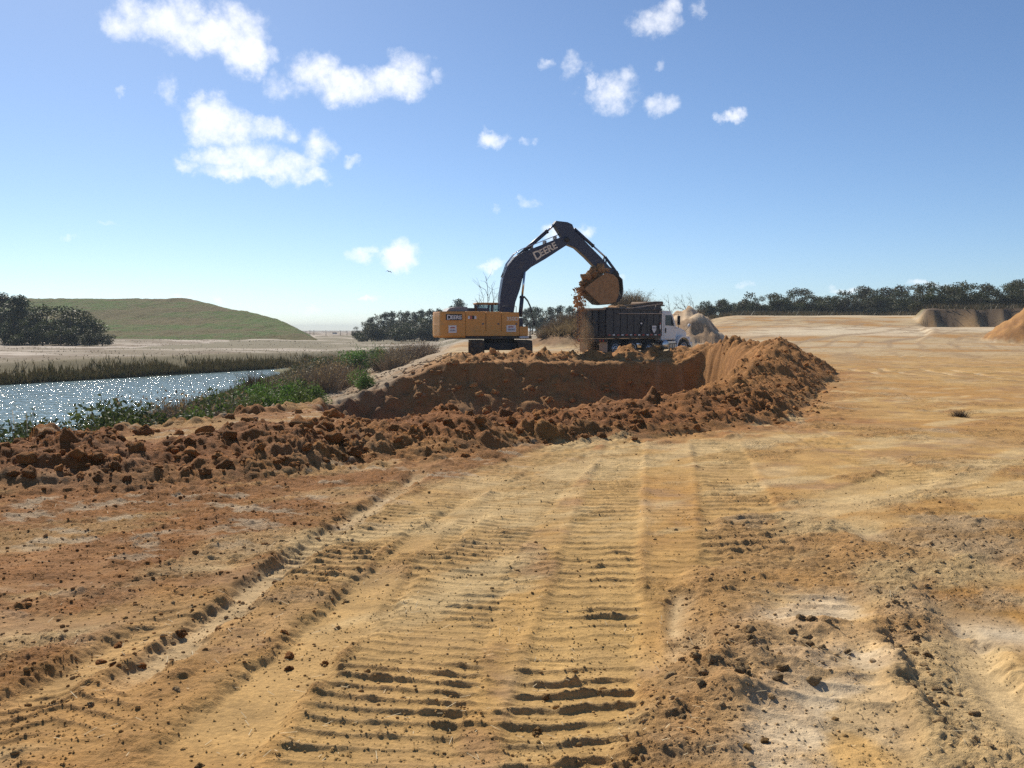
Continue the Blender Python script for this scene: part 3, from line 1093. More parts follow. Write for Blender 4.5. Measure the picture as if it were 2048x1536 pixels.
def text(name, body, size, m, parent, loc, rot, bold=.012, sx=1.0, align='LEFT'):
    cu = bpy.data.curves.new(name, 'FONT')
    cu.body = body
    cu.size = size
    cu.extrude = .004
    cu.offset = bold
    cu.align_x = align
    cu.materials.append(m)
    cu.resolution_u = 3
    tmp = bpy.data.objects.new('tmp_text', cu)
    COL.objects.link(tmp)
    dg = bpy.context.evaluated_depsgraph_get()
    dg.update()
    me = bpy.data.meshes.new_from_object(tmp.evaluated_get(dg))
    bpy.data.objects.remove(tmp, do_unlink=True)
    o = link(name, me, m, parent)
    o.location = loc
    o.rotation_euler = rot
    o.scale = (sx, 1, 1)
    return o


DUST = (.40, .28, .16)
M_YEL = mat('yellow_paint', (.70, .315, .055), .42, var=.06, dirt=(.50, .30, .10), dirt_amt=.25, dscale=2.2, bump=.001)
M_NAVY = mat('dark_blue_paint', (.026, .034, .066), .42, var=.15, dirt=(.12, .10, .085), dirt_amt=.25, dscale=2.5)
M_HOOD = mat('grey_hood_paint', (.22, .21, .22), .5, dirt=(.35, .28, .20), dirt_amt=.3)
M_STEEL = mat('dark_steel', (.035, .033, .034), .6, metal=.3, dirt=(.20, .12, .06), dirt_amt=.35, bump=.004)
M_TRACK = mat('muddy_track', (.075, .048, .030), .85, var=.3, dirt=(.26, .145, .06), dirt_amt=.55, dscale=3.5, bump=.012, bscale=18)
M_CHROME = mat('chrome_rod', (.62, .62, .64), .18, metal=1.0, var=.02)
M_BUCKET = mat('muddy_bucket', (.33, .19, .085), .8, var=.25, dirt=(.36, .20, .085), dirt_amt=.6, dscale=2.0, bump=.012, bscale=12)
M_WHITE = mat('white_paint', (.74, .73, .72), .35, var=.04, dirt=(.50, .42, .34), dirt_amt=.15, coat=.3)
M_LETTER = mat('cream_letters', (.78, .70, .55), .5, var=.03)
M_LWHITE = mat('white_letters', (.82, .80, .76), .5, var=.03)
M_BLACK = mat('black_strip', (.015, .015, .018), .5)
M_RED = mat('red_reflector', (.45, .03, .02), .35)
M_REFW = mat('white_reflector', (.75, .72, .70), .35)
M_RUBBER = mat('tyre_rubber', (.022, .021, .020), .85, var=.2, dirt=(.20, .13, .07), dirt_amt=.25, dscale=5, bump=.006)
M_ALU = mat('wheel_aluminium', (.55, .55, .56), .3, metal=.9, var=.05, dirt=(.30, .22, .15), dirt_amt=.2)
M_BED = mat('black_dump_body', (.017, .018, .026), .45, var=.2, dirt=(.10, .085, .075), dirt_amt=.2, dscale=2.0)
M_CANVAS = mat('brown_canvas', (.16, .10, .065), .9, var=.2, bump=.01)
M_FLAP = mat('pale_mud_flap', (.40, .33, .27), .8, var=.12, dirt=(.30, .20, .12), dirt_amt=.3)
M_GREYP = mat('grey_plastic', (.12, .12, .125), .6)
M_SIGN = mat('white_sign', (.78, .76, .74), .5, var=.04, dirt=(.55, .45, .35), dirt_amt=.1)
M_SIGNR = mat('sign_red_print', (.45, .10, .08), .5)
M_SIGNG = mat('sign_grey_print', (.35, .34, .36), .5)
M_ORANGE = mat('amber_cab_roof', (.55, .26, .06), .5, dirt=(.30, .18, .08), dirt_amt=.3)
m, B, b = new_mat('machine_glass')
b.inputs['Base Color'].default_value = (.55, .62, .64, 1)
b.inputs['Transmission Weight'].default_value = .85
b.inputs['Roughness'].default_value = .04
b.inputs['IOR'].default_value = 1.1
M_GLASS = m
m, B, b = new_mat('dark_glass')
b.inputs['Base Color'].default_value = (.03, .045, .06, 1)
b.inputs['Roughness'].default_value = .06
M_DGLASS = m

# ------------------------------------------------------------------ excavator
EX, EY, EPHI = -0.76, 56.0, R(13)


def local(px, py, yl, ox, oy, ang):
    kx, kz = ray(px, py)
    c, s_ = math.cos(ang), math.sin(ang)
    xl = (kx * (oy + yl * c) - ox + yl * s_) / (c - kx * s_)
    Y = oy + xl * s_ + yl * c
    return xl, CAM_H + kz * Y


def exl(u, v, yl=0.0):
    """point of the enlarged crop (scale 3.413, origin 840,420) in the excavator's own x,z"""
    return local(840 + u / 3.4133, 420 + v / 3.4133, yl, EX, EY, EPHI)


EXZ = float(hz(EX, EY)[0])
exc = empty('excavator', (EX, EY, EXZ * 0), EPHI)
tag(exc, 'yellow crawler excavator with dark blue boom, tipping a full bucket over the truck', 'excavator')


def build_excavator():
    # --- undercarriage, turned so that both track ends face the pit
    und = R(90 + 4) - EPHI
    U = Matrix.Rotation(und, 4, 'Z')

    def U_(p):
        return U @ Vector(p)
    GA, SW, TL, TH = 1.36, .80, 4.9, 1.06
    for sgn in (-1, 1):
        # belt: closed loop with raised grouser bars, one continuous band
        mb = MB()
        prof = []
        r_ = TH / 2
        half = TL / 2 - r_
        per = 2 * (2 * half) + 2 * math.pi * r_
        npad = 46
        for k in range(npad):
            for (f_, up) in ((0.0, 0), (.70, 0), (.74, .045), (.94, .045), (.98, 0)):
                q = (k + f_) / npad * per
                rad = r_ - .045 + up
                if q < 2 * half:
                    prof.append((-half + q, -rad))
                elif q < 2 * half + math.pi * r_:
                    a_ = (q - 2 * half) / r_ - math.pi / 2
                    prof.append((half + rad * math.cos(a_), rad * math.sin(a_)))
                elif q < 4 * half + math.pi * r_:
                    prof.append((half - (q - 2 * half - math.pi * r_), rad))
                else:
                    a_ = (q - 4 * half - math.pi * r_) / r_ + math.pi / 2
                    prof.append((-half + rad * math.cos(a_), rad * math.sin(a_)))
        bmx = mb.b
        y0, y1 = sgn * GA - SW / 2, sgn * GA + SW / 2
        va = [bmx.verts.new(U_((p[0], y0, p[1] + r_))) for p in prof]
        vb = [bmx.verts.new(U_((p[0], y1, p[1] + r_))) for p in prof]
        vc = [bmx.verts.new(U_((p[0] * .93, y0, p[1] * .80 + r_))) for p in prof]
        vd = [bmx.verts.new(U_((p[0] * .93, y1, p[1] * .80 + r_))) for p in prof]
        n = len(prof)
        fs = []
        for i in range(n):
            j = (i + 1) % n
            fs += [bmx.faces.new((va[i], va[j], vb[j], vb[i])), bmx.faces.new((vc[j], vc[i], vd[i], vd[j])), bmx.faces.new((va[j], va[i], vc[i], vc[j])), bmx.faces.new((vb[i], vb[j], vd[j], vd[i]))]
        bmesh.ops.recalc_face_normals(bmx, faces=fs)
        tr = mb.build('track', M_TRACK, exc)
        mb = MB()
        mb.prism([(-half - .12, .30), (half + .12, .30), (half + .22, .55), (half, .80), (-half, .80), (-half - .22, .55)], sgn * GA - .24, sgn * GA + .24, .03)
        for v in mb.b.verts:
            v.co = U_(v.co)
        mb.build('track_frame', M_STEEL, tr)
        for e_ in (-1, 1):
            mb = MB()
            mb.lathe([(.05, -.2), (.40, -.2), (.43, -.05), (.43, .05), (.40, .2), (.05, .2)], (e_ * half, sgn * GA, r_), 'y', 20)
            for v in mb.b.verts:
                v.co = U_(v.co)
            mb.build('sprocket' if e_ > 0 else 'idler', M_STEEL, tr)
    mb = MB()
    mb.box(-1.05, 1.05, -1.0, 1.0, .48, .92, .06)
    mb.box(-.55, .55, -1.36, 1.36, .5, .82, .05)
    for v in mb.b.verts:
        v.co = U_(v.co)
    mb.build('center_frame', M_STEEL, exc)
    MB().lathe([(.1, .86), (.86, .86), (.90, .95), (.90, 1.12), (.84, 1.20), (.1, 1.20)], (0, 0, 0), 'z', 36).build('slew_ring', M_STEEL, exc)
    # --- house: revolving frame, counterweight, side cabinets
    MB().prism([(-3.1, -1.42), (1.35, -1.42), (1.75, -.9), (1.75, 1.42), (-3.1, 1.42)], 1.14, 1.30, .02, 'z').build('deck_frame', M_STEEL, exc)
    # counterweight: rounded tail in plan, with a lower crease
    def tail(k, zx):
        pts = [(-3.25, -1.47)]
        for i in range(5):                       # near rear corner, then the shallow curve of the tail, then the far corner
            a_ = R(8 + 68 * i / 4)
            pts.append((-3.45 - .30 * math.sin(a_) * k, -1.10 - .34 * math.cos(a_)))
        for i in range(1, 6):
            t_ = i / 6
            pts.append((-3.45 - (.30 + .16 * math.sin(math.pi * t_)) * k, -1.02 + 2.04 * t_))
        for i in range(5):
            a_ = R(76 - 68 * i / 4)
            pts.append((-3.45 - .30 * math.sin(a_) * k, 1.10 + .34 * math.cos(a_)))
        pts.append((-3.25, 1.47))
        return pts
    rows = [(1.22, .86, .97), (1.32, .97, 1.0), (1.95, 1.0, 1.0), (2.02, .985, .995), (2.45, .975, .995), (2.62, .95, .985), (2.70, .90, .96)]
    mb = MB()
    rings = []
    for (zc, k, ky) in rows:
        ring = [(-2.28, -1.50 * ky)] + [(p[0], p[1] * ky) for p in tail(k, zc)] + [(-2.28, 1.50 * ky)]
        rings.append([mb.b.verts.new((p[0], p[1], zc)) for p in ring])
    fs = []
    for ra, rb in zip(rings, rings[1:]):
        for i in range(len(ra)):
            j = (i + 1) % len(ra)
            f = mb.b.faces.new((ra[i], ra[j], rb[j], rb[i]))
            fs.append(f)
    fs.append(mb.b.faces.new(rings[0]))
    fs.append(mb.b.faces.new(rings[-1][::-1]))
    bmesh.ops.recalc_face_normals(mb.b, faces=fs)
    cw = mb.build('counterweight', M_YEL, exc)
    # side cabinets on the near (right) side, a door panel each
    zt = 2.71
    segs = [(-2.265, -1.10, 2.71), (-1.085, -.20, 2.69), (-.185, .86, 2.67)]
    for k, (xa, xb, zz) in enumerate(segs):
        mb = MB().box(xa, xb, -1.50, -.62, 1.31, zz, .045)
        d_ = mb.build('side_door', M_YEL, exc)
        MB().box(xb - .22, xb - .12, -1.512, -1.498, 1.95, 2.05, .004).build('latch', M_GREYP, d_)
    MB().box(-2.265, .86, -1.515, -1.47, 1.31, 1.60, .02).build('lower_skirt', M_YEL, exc)
    # far-side cabinets
    MB().box(-2.265, -1.32, .62, 1.50, 1.31, 2.70, .05).build('far_cabinet', M_YEL, exc)
    # fuel tank step in front, at lower height
    st = MB().box(.875, 1.40, -1.48, -.62, 1.31, 1.86, .05).build('tool_box', M_YEL, exc)
    MB().box(.89, 1.44, -1.46, -.70, 1.19, 1.285, .02).build('white_edge_plate', M_REFW, st)
    # hood over the engine, with a sloping rear
    MB().prism([(-3.28, 2.705), (-2.05, 2.705), (-2.05, 2.98), (-2.75, 2.97), (-3.10, 2.90)], -.95, .95, .04).build('engine_hood', M_HOOD, exc)
    MB().box(-2.03, -.75, -.60, .38, 2.60, 2.92, .03).build('hood_front', M_NAVY, exc)
    MB().tube([(-1.55, -.9, 2.68), (-1.55, -.9, 3.02), (-1.60, -.9, 3.14)], .06, 10).build('exhaust_pipe', M_STEEL, exc)
    MB().box(-.8, 1.3, -.60, .40, 1.31, 2.35, .03).build('boom_bay', M_NAVY, exc)
    # handrails on the deck
    for (xa, xb) in ((-.12, .70),):
        MB().tube([(xa, -1.42, 2.66), (xa, -1.42, 2.98), (xa + .05, -1.42, 3.02), (xb - .05, -1.42, 3.02), (xb, -1.42, 2.98), (xb, -1.42, 2.66)], .017, 6).build('handrail', M_STEEL, exc)
    # cab on the far side
    C0, C1 = -1.22, .55
    cab = MB().box(C0, C1, .46, 1.46, 1.31, 2.10, .05).build('cab_base', M_NAVY, exc)
    for xx in (C0 + .05, (C0 + C1) / 2, C1 - .06):
        for yy in (.50, 1.42):
            MB().box(xx - .05, xx + .05, yy - .045, yy + .045, 2.08, 3.16, .012).build('cab_pillar', M_NAVY, cab)
    MB().box(C0 - .05, C1 + .04, .42, 1.50, 3.15, 3.27, .05).build('cab_roof', M_ORANGE, cab)
    MB().box(C0 + .09, C1 - .10, .478, .486, 2.10, 3.14).build('cab_window', M_GLASS, cab)
    MB().box(C0 + .09, C1 - .10, 1.434, 1.442, 2.10, 3.14).build('cab_window', M_GLASS, cab)
    MB().box(C0 + .02, C0 + .028, .56, 1.36, 2.2, 3.12).build('rear_window', M_GLASS, cab)
    MB().box(C1 - .03, C1 - .022, .56, 1.36, 2.0, 3.12).build('windscreen', M_GLASS, cab)
    MB().box(-.75, -.50, .72, 1.20, 2.0, 2.82, .06).build('seat_back', M_BLACK, cab)
    # --- boom, arm, cylinders
    yb = .33
    boom_p = [exl(u, v, -yb) for (u, v) in [(545, 745), (548, 590), (566, 475), (598, 385), (650, 318), (705, 288), (830, 238), (960, 186), (1003, 178), (1016, 212), (1002, 240), (958, 268), (860, 332), (760, 390), (724, 422), (700, 470), (682, 545), (652, 630), (634, 745)]]
    boom = MB().prism(boom_p, -yb, yb, .03).build('boom', M_NAVY, exc)
    ya = .27
    arm_p = [exl(u, v, -ya) for (u, v) in [(915, 94), (930, 73), (1008, 82), (1040, 97), (1062, 150), (1110, 192), (1150, 236), (1236, 322), (1296, 388), (1352, 424), (1350, 442), (1300, 446), (1215, 408), (1130, 320), (1062, 258), (1002, 234), (962, 172), (935, 130)]]
    arm = MB().prism(arm_p, -ya, ya, .025).build('arm', M_NAVY, exc)
    px_, pz_ = exl(990, 205)
    MB().lathe([(.02, -.42), (.15, -.42), (.15, .42), (.02, .42)], (px_, 0, pz_), 'y', 18).build('boom_pin', M_STEEL, boom)

    def cyl(p0, p1, y, frac, r0, r1, parent, nm):
        a_ = Vector((p0[0], y, p0[1]))
        b_ = Vector((p1[0], y, p1[1]))
        mid_ = a_.lerp(b_, frac)
        c_ = MB().tube([a_, mid_], r0, 12).build(nm, M_NAVY, parent)
        MB().tube([a_.lerp(b_, frac - .03), mid_.lerp(b_, .02)], r0 * 1.18, 12).build('gland', M_NAVY, c_)
        MB().tube([mid_, b_], r1, 10).build('rod', M_CHROME, c_)
        return c_
    # arm cylinder along the top of the boom
    cyl(exl(680, 306), exl(922, 98), 0, .78, .115, .062, exc, 'arm_cylinder')
    e0 = exl(680, 306)
    MB().prism([(e0[0] - .25, e0[1] - .35), (e0[0] + .35, e0[1] - .22), (e0[0] + .1, e0[1] + .10), (e0[0] - .1, e0[1] + .10)], -.16, .16, .02).build('cylinder_bracket', M_NAVY, boom)
    # boom cylinders at both sides
    for s_ in (-1, 1):
        cyl(exl(683, 730, s_ * .5), exl(714, 425, s_ * .5), s_ * .5, .46, .12, .065, exc, 'boom_cylinder')
    # bucket cylinder on top of the arm and its links
    q0, q1 = exl(1052, 128), exl(1262, 318)
    cyl(q0, q1, 0, .62, .10, .055, exc, 'bucket_cylinder')
    t1, t2, t3 = exl(1262, 318), exl(1262, 398), exl(1352, 452)
    for s_ in (-1, 1):
        MB().tube([(t1[0], s_ * .2, t1[1]), (t2[0], s_ * .2, t2[1])], .05, 8).build('rocker_link', M_NAVY, arm)
    MB().tube([(t1[0], 0, t1[1]), (t3[0] + .02, 0, t3[1] + .08)], .085, 8).build('bucket_link', M_NAVY, arm)
    # hydraulic lines over the boom and hoses at its foot
    for k, off in enumerate((-.2, -.1, .12, .22)):
        pth = [exl(u, v - 4) for (u, v) in [(560, 470), (592, 380), (646, 308), (700, 276), (830, 226), (955, 176)]]
        MB().tube([(p[0] - .02, off, p[1] + .06) for p in pth], .024, 6).build('hydraulic_line', M_NAVY if k % 2 else M_CHROME, boom)
    for (u, v) in ((760, 262), (850, 226), (920, 196)):
        p = exl(u, v)
        MB().box(p[0] - .05, p[0] + .05, -.28, .28, p[1] - .04, p[1] + .12, .01).build('line_clamp', M_HOOD, boom)
    for k, off in enumerate((-.42, -.38)):
        pth = [exl(u, v) for (u, v) in [(668, 596 + 6 * k), (700, 590 + 6 * k), (724, 618 + 8 * k), (744, 662 + 8 * k), (757, 730), (760, 790), (752, 852)]]
        MB().tube([(p[0], off, p[1]) for p in pth], .026, 6).build('hydraulic_hose', M_BLACK, exc)
    mp_ = exl(776, 770, -1.2)
    mr = MB().tube([(1.30, -1.2, 1.84), (mp_[0] - .02, -1.2, mp_[1] + .30), (mp_[0], -1.2, mp_[1] + .12)], .018, 6).build('mirror_arm', M_STEEL, exc)
    MB().box(mp_[0] - .05, mp_[0] + .05, -1.34, -1.08, mp_[1] - .16, mp_[1] + .14, .03).build('mirror', M_BLACK, mr)
    # --- lettering and stickers
    rx = (R(90), 0, 0)
    bl = exl(790, 345, -yb - .012)
    br = exl(930, 268, -yb - .012)
    ang = math.atan2(br[1] - bl[1], br[0] - bl[0])
    sz = .60
    text('boom_letters', 'D', sz * 1.18, M_LETTER, boom, (bl[0], -yb - .006, bl[1]), (R(90), -ang, 0), .014)
    ca, sa = math.cos(ang), math.sin(ang)
    text('boom_letters', 'EERE', sz * .92, M_LETTER, boom, (bl[0] + .40 * ca - .05 * sa, -yb - .006, bl[1] + .40 * sa + .05 * ca), (R(90), -ang, 0), .014)

    def on_side(px, py, yl=-1.51):
        return local(px, py, yl, EX, EY, EPHI)
    # counterweight badge sits on the curved corner, so tilt it with the surface
    # rear quarter of the tail: the flat around y=-1.2
    ang_t = R(-1.8)
    c0 = Vector((-2.93, -1.493, 2.235))
    o_ = MB().box(-.46, .46, -.015, .012, -.03, .31, .004).build('badge_strip', M_BLACK, cw)
    o_.location = c0
    o_.rotation_euler = (0, 0, ang_t)
    dv = Vector((math.cos(ang_t), math.sin(ang_t), 0))
    nv = Vector((math.sin(ang_t), -math.cos(ang_t), 0))
    p = c0 + dv * -.42 + nv * .022
    text('badge_letters', 'D', .37, M_LWHITE, cw, p + Vector((0, 0, .01)), (R(90), 0, ang_t), .008)
    text('badge_letters', 'EERE', .295, M_LWHITE, cw, p + dv * .235 + Vector((0, 0, .035)), (R(90), 0, ang_t), .008)
    zz = 1.50

    def plate(name, c, w_, h_, ang_, m_, par, off=.012):
        mb = MB().box(-w_ / 2, w_ / 2, -off, .006, -h_ / 2, h_ / 2, .003)
        q = mb.build(name, m_, par)
        q.location = c
        q.rotation_euler = (0, 0, ang_)
        return q
    sgn = plate('notice', Vector((-3.02, -1.50, 1.70)), .46, .42, R(-1.8), M_SIGN, cw)
    plate('red_print', Vector((0, -.016, .08)), .26, .07, 0, M_SIGNR, sgn, .004)
    plate('grey_print', Vector((0, -.016, -.08)), .32, .09, 0, M_SIGNG, sgn, .004)
    # small squares of the safety stickers
    for k, mm_ in enumerate((M_REFW, M_SIGNR, M_BLACK, M_REFW)):
        plate('sticker', Vector((-2.08 + .125 * k, -1.506, 2.36)), .115, .17 if k in (0, 3) else .2, 0, mm_, exc)
    p = on_side(1013, 641)
    text('model_number', '350D', .30, M_LETTER, exc, (p[0], -1.506, p[1]), rx, .008, 1.05)
    p = on_side(1022.5, 657)
    sg = plate('notice', Vector((p[0], -1.508, p[1])), .56, .38, 0, M_SIGN, exc)
    plate('red_print', Vector((-.02, -.016, .09)), .30, .07, 0, M_SIGNR, sg, .004)
    plate('grey_print', Vector((0, -.016, -.06)), .40, .10, 0, M_SIGNG, sg, .004)
    # --- bucket
    yw = .80
    back = [(1300, 436), (1356, 446), (1384, 472), (1390, 540), (1384, 592), (1362, 624), (1320, 640), (1270, 646), (1232, 642), (1186, 602), (1122, 538)]
    bp = [exl(u, v, -yw) for (u, v) in back]
    inner = [(p[0] + (exl(1255, 520, -yw)[0] - p[0]) * .07, p[1] + (exl(1255, 520, -yw)[1] - p[1]) * .07) for p in bp]
    mb = MB()
    bb = mb.b
    rows_ = []
    for y in (-yw + .03, yw - .03):
        rows_.append(([bb.verts.new((p[0], y, p[1])) for p in bp], [bb.verts.new((p[0], y, p[1])) for p in inner]))
    fs = []
    n = len(bp)
    for i in range(n - 1):
        (o0, i0), (o1, i1) = rows_
        fs += [bb.faces.new((o0[i], o0[i + 1], o1[i + 1], o1[i])), bb.faces.new((i0[i + 1], i0[i], i1[i], i1[i + 1])),
               bb.faces.new((o0[i + 1], o0[i], i0[i], i0[i + 1])), bb.faces.new((o1[i], o1[i + 1], i1[i + 1], i1[i]))]
    for k in (0, n - 1):
        (o0, i0), (o1, i1) = rows_
        fs.append(bb.faces.new((o0[k], o1[k], i1[k], i0[k])))
    bmesh.ops.recalc_face_normals(bb, faces=fs)
    bk = mb.build('bucket', M_STEEL, exc, 'dark steel back of the bucket')
    side_p = [exl(u, v, -yw) for (u, v) in [(1268, 428), (1318, 440), (1350, 470), (1360, 530), (1354, 588), (1336, 628), (1290, 640), (1232, 642), (1186, 602), (1122, 538), (1150, 512), (1196, 478)]]
    for s_ in (-1, 1):
        MB().prism(side_p, s_ * yw - .03, s_ * yw + .03, .012).build('side_plate', M_BUCKET, bk, 'mud smeared bucket side plate')
    lip0, lip1 = Vector((bp[-2][0], 0, bp[-2][1])), Vector((bp[-1][0], 0, bp[-1][1]))
    dr = (lip1 - lip0).normalized()
    for k in range(5):
        y = -yw + .12 + k * (2 * yw - .24) / 4
        a_ = lip1 - dr * .08
        MB().prism([(a_.x - dr.z * .06, a_.z + dr.x * .06), (a_.x + dr.z * .06, a_.z - dr.x * .06), (a_.x + dr.x * .30, a_.z + dr.z * .30)], y - .07, y + .07).build('tooth', M_BUCKET, bk)
    for s_ in (-1, 1):
        pv = exl(1322, 430)
        MB().prism([(pv[0] - .30, pv[1] - .28), (pv[0] - .10, pv[1] + .12), (pv[0] + .14, pv[1] + .10), (pv[0] + .26, pv[1] - .22)], s_ * .32 - .03, s_ * .32 + .03, .01).build('bucket_ear', M_STEEL, bk)


build_excavator()


def lumpy(name, center, rad, sub, seed, amp, m, squash=(1, 1, 1), freq=1.4):
    from mathutils import noise as mn
    bm = bmesh.new()
    bmesh.ops.create_icosphere(bm, subdivisions=sub, radius=1.0)
    off = Vector((seed * 3.1, seed * 1.7, seed * .9))
    for v in bm.verts:
        d = v.co.normalized()
        k = 1 + amp * mn.fractal(d * freq + off, .8, 2.1, 4) + amp * .7 * mn.noise(d * freq * 2.3 + off * 2)
        v.co = Vector((d.x * squash[0], d.y * squash[1], d.z * squash[2])) * rad * k
    for f in bm.faces:
        f.smooth = True
    me = bpy.data.meshes.new(name)
    bm.to_mesh(me)
    bm.free()
    o = link(name, me, m)
    o.location = center
    return o


def ex_world(u, v, yl=0.0):
    x_, z_ = exl(u, v, yl)
    c, s_ = math.cos(EPHI), math.sin(EPHI)
    return Vector((EX + x_ * c - yl * s_, EY + x_ * s_ + yl * c, z_))


# soil heaped in the bucket, one load that slides as a whole
def soil_load():
    from mathutils import noise as mn
    c = ex_world(1225, 505)
    ax = Vector((math.cos(EPHI), math.sin(EPHI), 0))
    ay = Vector((-math.sin(EPHI), math.cos(EPHI), 0))
    bm = bmesh.new()
    bmesh.ops.create_icosphere(bm, subdivisions=5, radius=1.0)
    for v in bm.verts:
        d = v.co.normalized()
        k = 1 + .20 * mn.fractal(d * 1.8 + Vector((4, 2, 7)), .7, 2.1, 6) + .08 * mn.noise(d * 7) + .04 * mn.noise(d * 17)
        lx = d.x * .92 * k
        lz = d.z * .80 * k
        ly = d.y * .64 * k
        lx -= .12
        if lx < 0:
            lx *= 1.10
        if lz > .2 and lx > .1:
            lz = .2 + (lz - .2) * .6
        v.co = ax * lx + ay * ly + Vector((0, 0, lz))
    for f in bm.faces:
        f.smooth = True
    me = bpy.data.meshes.new('soil_load')
    bm.to_mesh(me)
    bm.free()
    o = link('soil_load', me, M_LOAD)
    o.location = c
    tag(o, 'orange-brown soil heaped over the lip of the raised excavator bucket', 'soil')


soil_load()
for k, (u, v, r_) in enumerate([(1140, 455, .22), (1180, 428, .26), (1118, 500, .2), (1232, 402, .24), (1260, 412, .2)]):
    o = lumpy('soil_lump', ex_world(u, v, -.55 + .1 * k), r_ * 1.15, 4, 40 + k, .55, M_LOAD, ((1.2, .9, .7), (.8, 1, 1.1), (1.1, 1, .6), (.9, .9, 1.15), (1.2, .8, .7))[k], 1.9)
    tag(o, ['soil lump at the upper left of the bucket load', 'soil lump on top of the bucket load, second from its left', 'lowest left soil lump spilling over the bucket teeth', 'square soil lump standing up under the arm tip', 'soil lump wedged beside the bucket ear'][k], 'soil lump', 'lumps on the bucket load')


def falling_soil():
    """crumbs and dust in the air between bucket and truck: one mass"""
    from mathutils import noise as mn
    rng = np.random.RandomState(5)
    tet = np.array([(1, 1, 1), (1, -1, -1), (-1, 1, -1), (-1, -1, 1)], float)
    tf = np.array([(0, 1, 2), (0, 3, 1), (0, 2, 3), (1, 3, 2)])
    V, Fs = [], []
    for i in range(7000):
        t = rng.rand() ** .7
        u = 1094 + rng.randn() * (10 + 38 * t) + 30 * t
        v = 525 + 470 * t
        if i < 130:
            t = rng.rand() * .45
            u = 1086 + rng.randn() * 20
            v = 540 + 330 * t
            r_ = .03 + .07 * rng.rand() ** 2
        else:
            r_ = .004 + .016 * rng.rand() ** 4
        p = np.array(ex_world(u, v, rng.randn() * .45))
        q = tet * r_ * (0.6 + .8 * rng.rand(4, 1))
        a_ = rng.rand() * 6.28
        c_, s_ = math.cos(a_), math.sin(a_)
        q = q @ np.array([(c_, -s_, 0), (s_, c_, 0), (0, 0, 1)])
        Fs.append(tf + 4 * i)
        V.append(q + p)
    me = np_mesh('falling_soil', np.vstack(V), np.vstack(Fs))
    o = link('falling_soil', me, M_LOAD)
    tag(o, 'stream of crumbling soil falling from the bucket past the truck tail', 'soil', None, 'stuff')


falling_soil()


def dust():
    m, B, b = new_mat('dust_air')
    nt_ = m.node_tree
    nt_.nodes.remove(b)
    tcn_ = B.n('ShaderNodeTexCoord')
    ob_ = tcn_.outputs['Object']
    r2_ = B.n('ShaderNodeVectorMath', operation='LENGTH')
    B.link(ob_, r2_.inputs[0])
    fall = B.ramp(r2_.outputs['Value'], 1.0, .25)
    nz_ = B.ramp(B.noise(ob_, 2.2, 4, .6), .35, .75)
    pv_ = B.n('ShaderNodeVolumePrincipled')
    pv_.inputs['Color'].default_value = (.62, .42, .24, 1)
    B.link(B.m('MULTIPLY', B.m('MULTIPLY', fall, nz_), 1.7), pv_.inputs['Density'])
    B.link(pv_.outputs[0], nt_.nodes['Material Output'].inputs['Volume'])
    bm_d = bmesh.new()
    bmesh.ops.create_icosphere(bm_d, subdivisions=3, radius=1.0)
    me_ = bpy.data.meshes.new('dust')
    bm_d.to_mesh(me_)
    bm_d.free()
    o_ = link('dust', me_, m)
    p0 = ex_world(1135, 830, -.9)
    o_.location = p0
    o_.scale = (.62, .7, 2.4)
    tag(o_, 'brown dust hanging round the tail of the truck', 'dust', None, 'stuff')


dust()

# ------------------------------------------------------------------ dump truck
TX, TY, TPSI = 4.84, 57.96, R(40)
truck = empty('dump_truck', (TX, TY, 0), TPSI)
tag(truck, 'black tipper truck with white cab being loaded beneath the bucket', 'truck')


